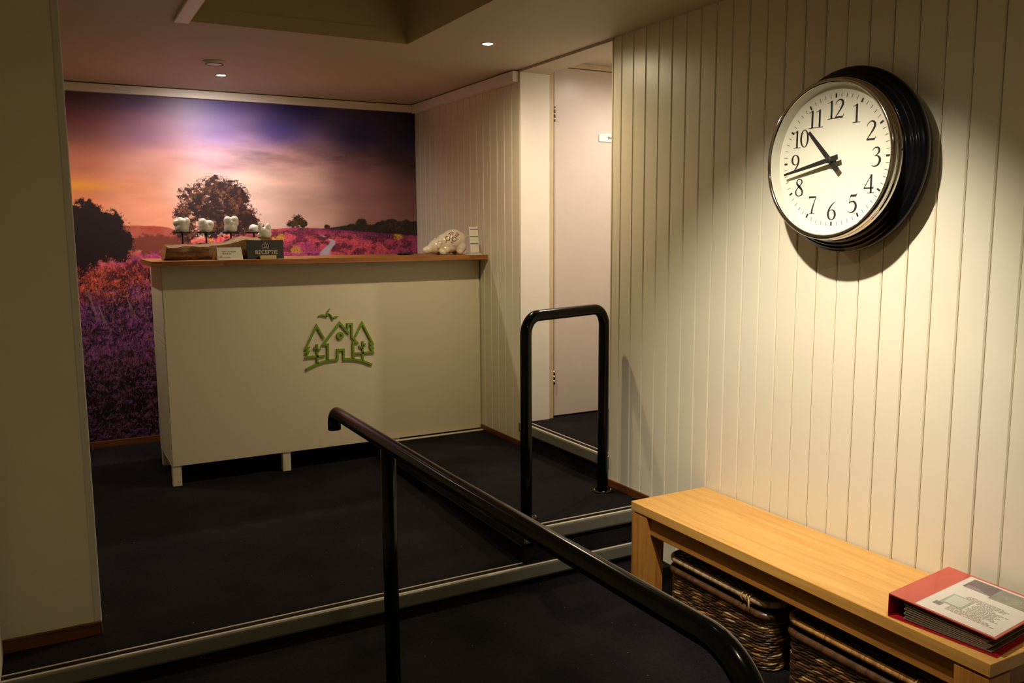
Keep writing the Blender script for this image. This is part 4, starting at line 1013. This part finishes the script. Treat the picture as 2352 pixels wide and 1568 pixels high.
# ================================================================ wall clock
KY, KZ = 1.897, 1.709
ck = thing('wall_clock', 'large round wall clock with black stepped case and chrome bezel', 'clock', (XR, KY, KZ))
KO = Vector((XR, KY, KZ)); KN = Vector((-1, 0, 0)); K1 = Vector((0, -1, 0)); K2 = Vector((0, 0, 1))
MB().lathe([(0, 0.002), (.255, .002), (.268, .012), (.282, .040), (.2865, .056), (.2865, .066), (.283, .072), (.278, .074), (.275, .080), (.271, .083), (.267, .084), (.264, .091), (.260, .094), (.256, .095), (.253, .102), (.249, .108), (.244, .110), (.23, .110)], KO, KN, 128).build('case', M_BLACK, ck)
MB().lathe([(.226, .106), (.2465, .110), (.248, .118), (.248, .132), (.2455, .1335), (.2455, .138), (.2465, .142), (.2450, .150), (.2400, .1555), (.2345, .155), (.2310, .1515), (.2300, .147)], KO, KN, 128).build('bezel', M_CHROME, ck)
for a in (0.0, PI / 2, PI, 3 * PI / 2):
    p = KO + KN * 0.124 + (K1 * math.cos(a + 0.05) + K2 * math.sin(a + 0.05)) * 0.2475
    MB().lathe([(0.004, -0.001), (0.004, 0.001), (0, 0.0016)], p, (K1 * math.cos(a + 0.05) + K2 * math.sin(a + 0.05)), 12).build('bezel_screw', M_INK, ck)
M_DIAL = mat('cream_dial', srgb(232, 224, 200), rough=0.55, var=0.005)
MB().lathe([(.2300, .150), (.2270, .128), (.2240, .1160)], KO, KN, 96).build('inner_ring', mat('dial_reveal', srgb(206, 200, 184), rough=0.4), ck)
dl = MB().lathe([(0.0, .110), (.2245, .110), (.2245, .1160), (0.0, .1160)], KO, KN, 96, smooth=False).build('dial', M_DIAL, ck)
KD = KO + KN * 0.1161; KT = 0.0004
for i in range(60):
    a = 2 * PI * i / 60; d = Vector((math.sin(a), math.cos(a))); big = i % 5 == 0
    w0 = 0.0060 if big else 0.0014
    r0, r1 = (0.1895, 0.2025) if big else (0.1910, 0.2035)
    MB().ribbon([tuple(d * r0), tuple(d * r1)], KD, K1, K2, KN, KT, w0).build('hour_mark' if big else 'minute_mark', M_INK, dl)
def ell(cx, cy, rx, ry, wmax, wmin, n_=36, rot=0.0):
    return [(cx + rx * math.cos(2 * PI * i / n_), cy + ry * math.sin(2 * PI * i / n_), wmin + (wmax - wmin) * abs(math.cos(2 * PI * i / n_ + rot)) ** 1.3) for i in range(n_ + 1)]
SIX = [(.46, .985, .015), (.33, .88, .045), (.19, .69, .075), (.10, .47, .100), (.085, .28, .110), (.14, .10, .085), (.27, .018, .038), (.40, .09, .075), (.455, .28, .115), (.41, .46, .09), (.30, .55, .042), (.19, .52, .026), (.125, .42, .02)]
GLYPH = {
    '0': (0.56, [ell(.27, .49, .195, .47, .105, .03)]),
    '1': (0.46, [[(.25, .01, .105), (.25, .93, .105)], [(.05, .014, .028), (.17, .020, .034), (.33, .020, .034), (.45, .014, .028)], [(.29, .975, .02), (.23, .93, .05), (.14, .875, .026), (.05, .85, .018)]]),
    '2': (0.54, [catmull([(.05, .72, .014), (.10, .86, .035), (.24, .965, .05), (.38, .92, .09), (.435, .77, .115), (.39, .60, .10), (.26, .37, .065), (.07, .07, .036)], 5), [(.045, .045, .07), (.25, .05, .085), (.44, .045, .085)], [(.42, .03, .05), (.47, .11, .03), (.495, .20, .012)]]),
    '3': (0.50, [catmull([(.06, .80, .012), (.13, .91, .035), (.25, .965, .055), (.37, .89, .09), (.385, .75, .095), (.29, .60, .045), (.17, .535, .022)], 5), catmull([(.17, .54, .022), (.31, .53, .05), (.42, .41, .105), (.43, .23, .115), (.33, .06, .08), (.17, .01, .042), (.03, .07, .02)], 5)]),
    '4': (0.56, [[(.385, .01, .10), (.385, .96, .10)], [(.40, .965, .03), (.22, .62, .034), (.045, .27, .034)], [(.03, .265, .065), (.50, .265, .065)], [(.50, .20, .02), (.505, .40, .012)], [(.21, .013, .026), (.55, .013, .026)]]),
    '5': (0.50, [[(.16, .90, .105), (.40, .905, .10), (.44, .94, .05), (.475, 1.02, .012)], [(.155, .93, .026), (.085, .52, .026)], catmull([(.08, .50, .024), (.18, .585, .05), (.32, .58, .085), (.42, .44, .11), (.42, .23, .115), (.32, .07, .08), (.17, .008, .045), (.02, .10, .014)], 5)]),
    '6': (0.54, [catmull(SIX, 5)]),
    '7': (0.48, [[(.045, .915, .085), (.30, .91, .085), (.45, .92, .06)], [(.05, .99, .012), (.045, .90, .03), (.035, .80, .012)], catmull([(.445, .92, .03), (.36, .70, .045), (.28, .42, .07), (.225, .18, .095), (.21, .01, .105)], 4), [(.06, .013, .026), (.37, .013, .026)]]),
    '8': (0.52, [catmull([(.25, .972, .035), (.375, .90, .06), (.40, .77, .075), (.31, .62, .05), (.25, .55, .07), (.12, .42, .05), (.06, .25, .075), (.11, .08, .065), (.25, .015, .035), (.40, .09, .075), (.435, .26, .09), (.36, .42, .11), (.24, .56, .12), (.13, .69, .10), (.105, .82, .075), (.16, .93, .05), (.25, .972, .035)], 4)]),
    '9': (0.54, [catmull([(.54 - a, 0.985 - b, w0) for a, b, w0 in SIX], 5)]),
}
for i in range(1, 13):
    a = 2 * PI * i / 12; s = str(i); hgt = 0.0575; WX = 1.26
    tw_ = sum(GLYPH[c][0] for c in s) * hgt * WX + (len(s) - 1) * -0.004
    cx, cz = 0.1555 * math.sin(a), 0.1555 * math.cos(a); x = cx - tw_ / 2; nb = MB()
    for c in s:
        adv, strokes = GLYPH[c]
        for st in strokes: nb.ribbon([(x + p[0] * hgt * WX, cz - hgt / 2 + p[1] * hgt, p[2] * hgt * 1.18) for p in st], KD, K1, K2, KN, KT)
        x += adv * hgt * WX - 0.004
    nb.build('numeral', M_INK, dl)
M_HAND = mat('dark_hands', (0.016, 0.014, 0.012), rough=0.45)
def hand(nm, ang, ln, tail, w0, w1, w2, dep):
    d = Vector((math.sin(ang), math.cos(ang)))
    MB().ribbon([(*(-d * tail), w2), (*(d * 0.0), (w1 + w2) / 2), (*(d * ln), w0)], KO + KN * dep, K1, K2, KN, 0.0012).build(nm, M_HAND, ck)
hand('hour_hand', math.radians(317.0), 0.126, 0.046, 0.0105, 0.016, 0.0175, 0.1345)
hand('minute_hand', math.radians(258.5), 0.184, 0.036, 0.0070, 0.015, 0.0165, 0.1390)
MB().lathe([(.0105, .116), (.0105, .1415), (.009, .1425), (0, .1425)], KO, KN, 24).build('hub', M_HAND, ck)
MB().lathe([(0, .1492), (.12, .1490), (.2305, .1480)], KO, KN, 64).build('glass', mat_glass('clock_glass'), ck)
rebase(ck)
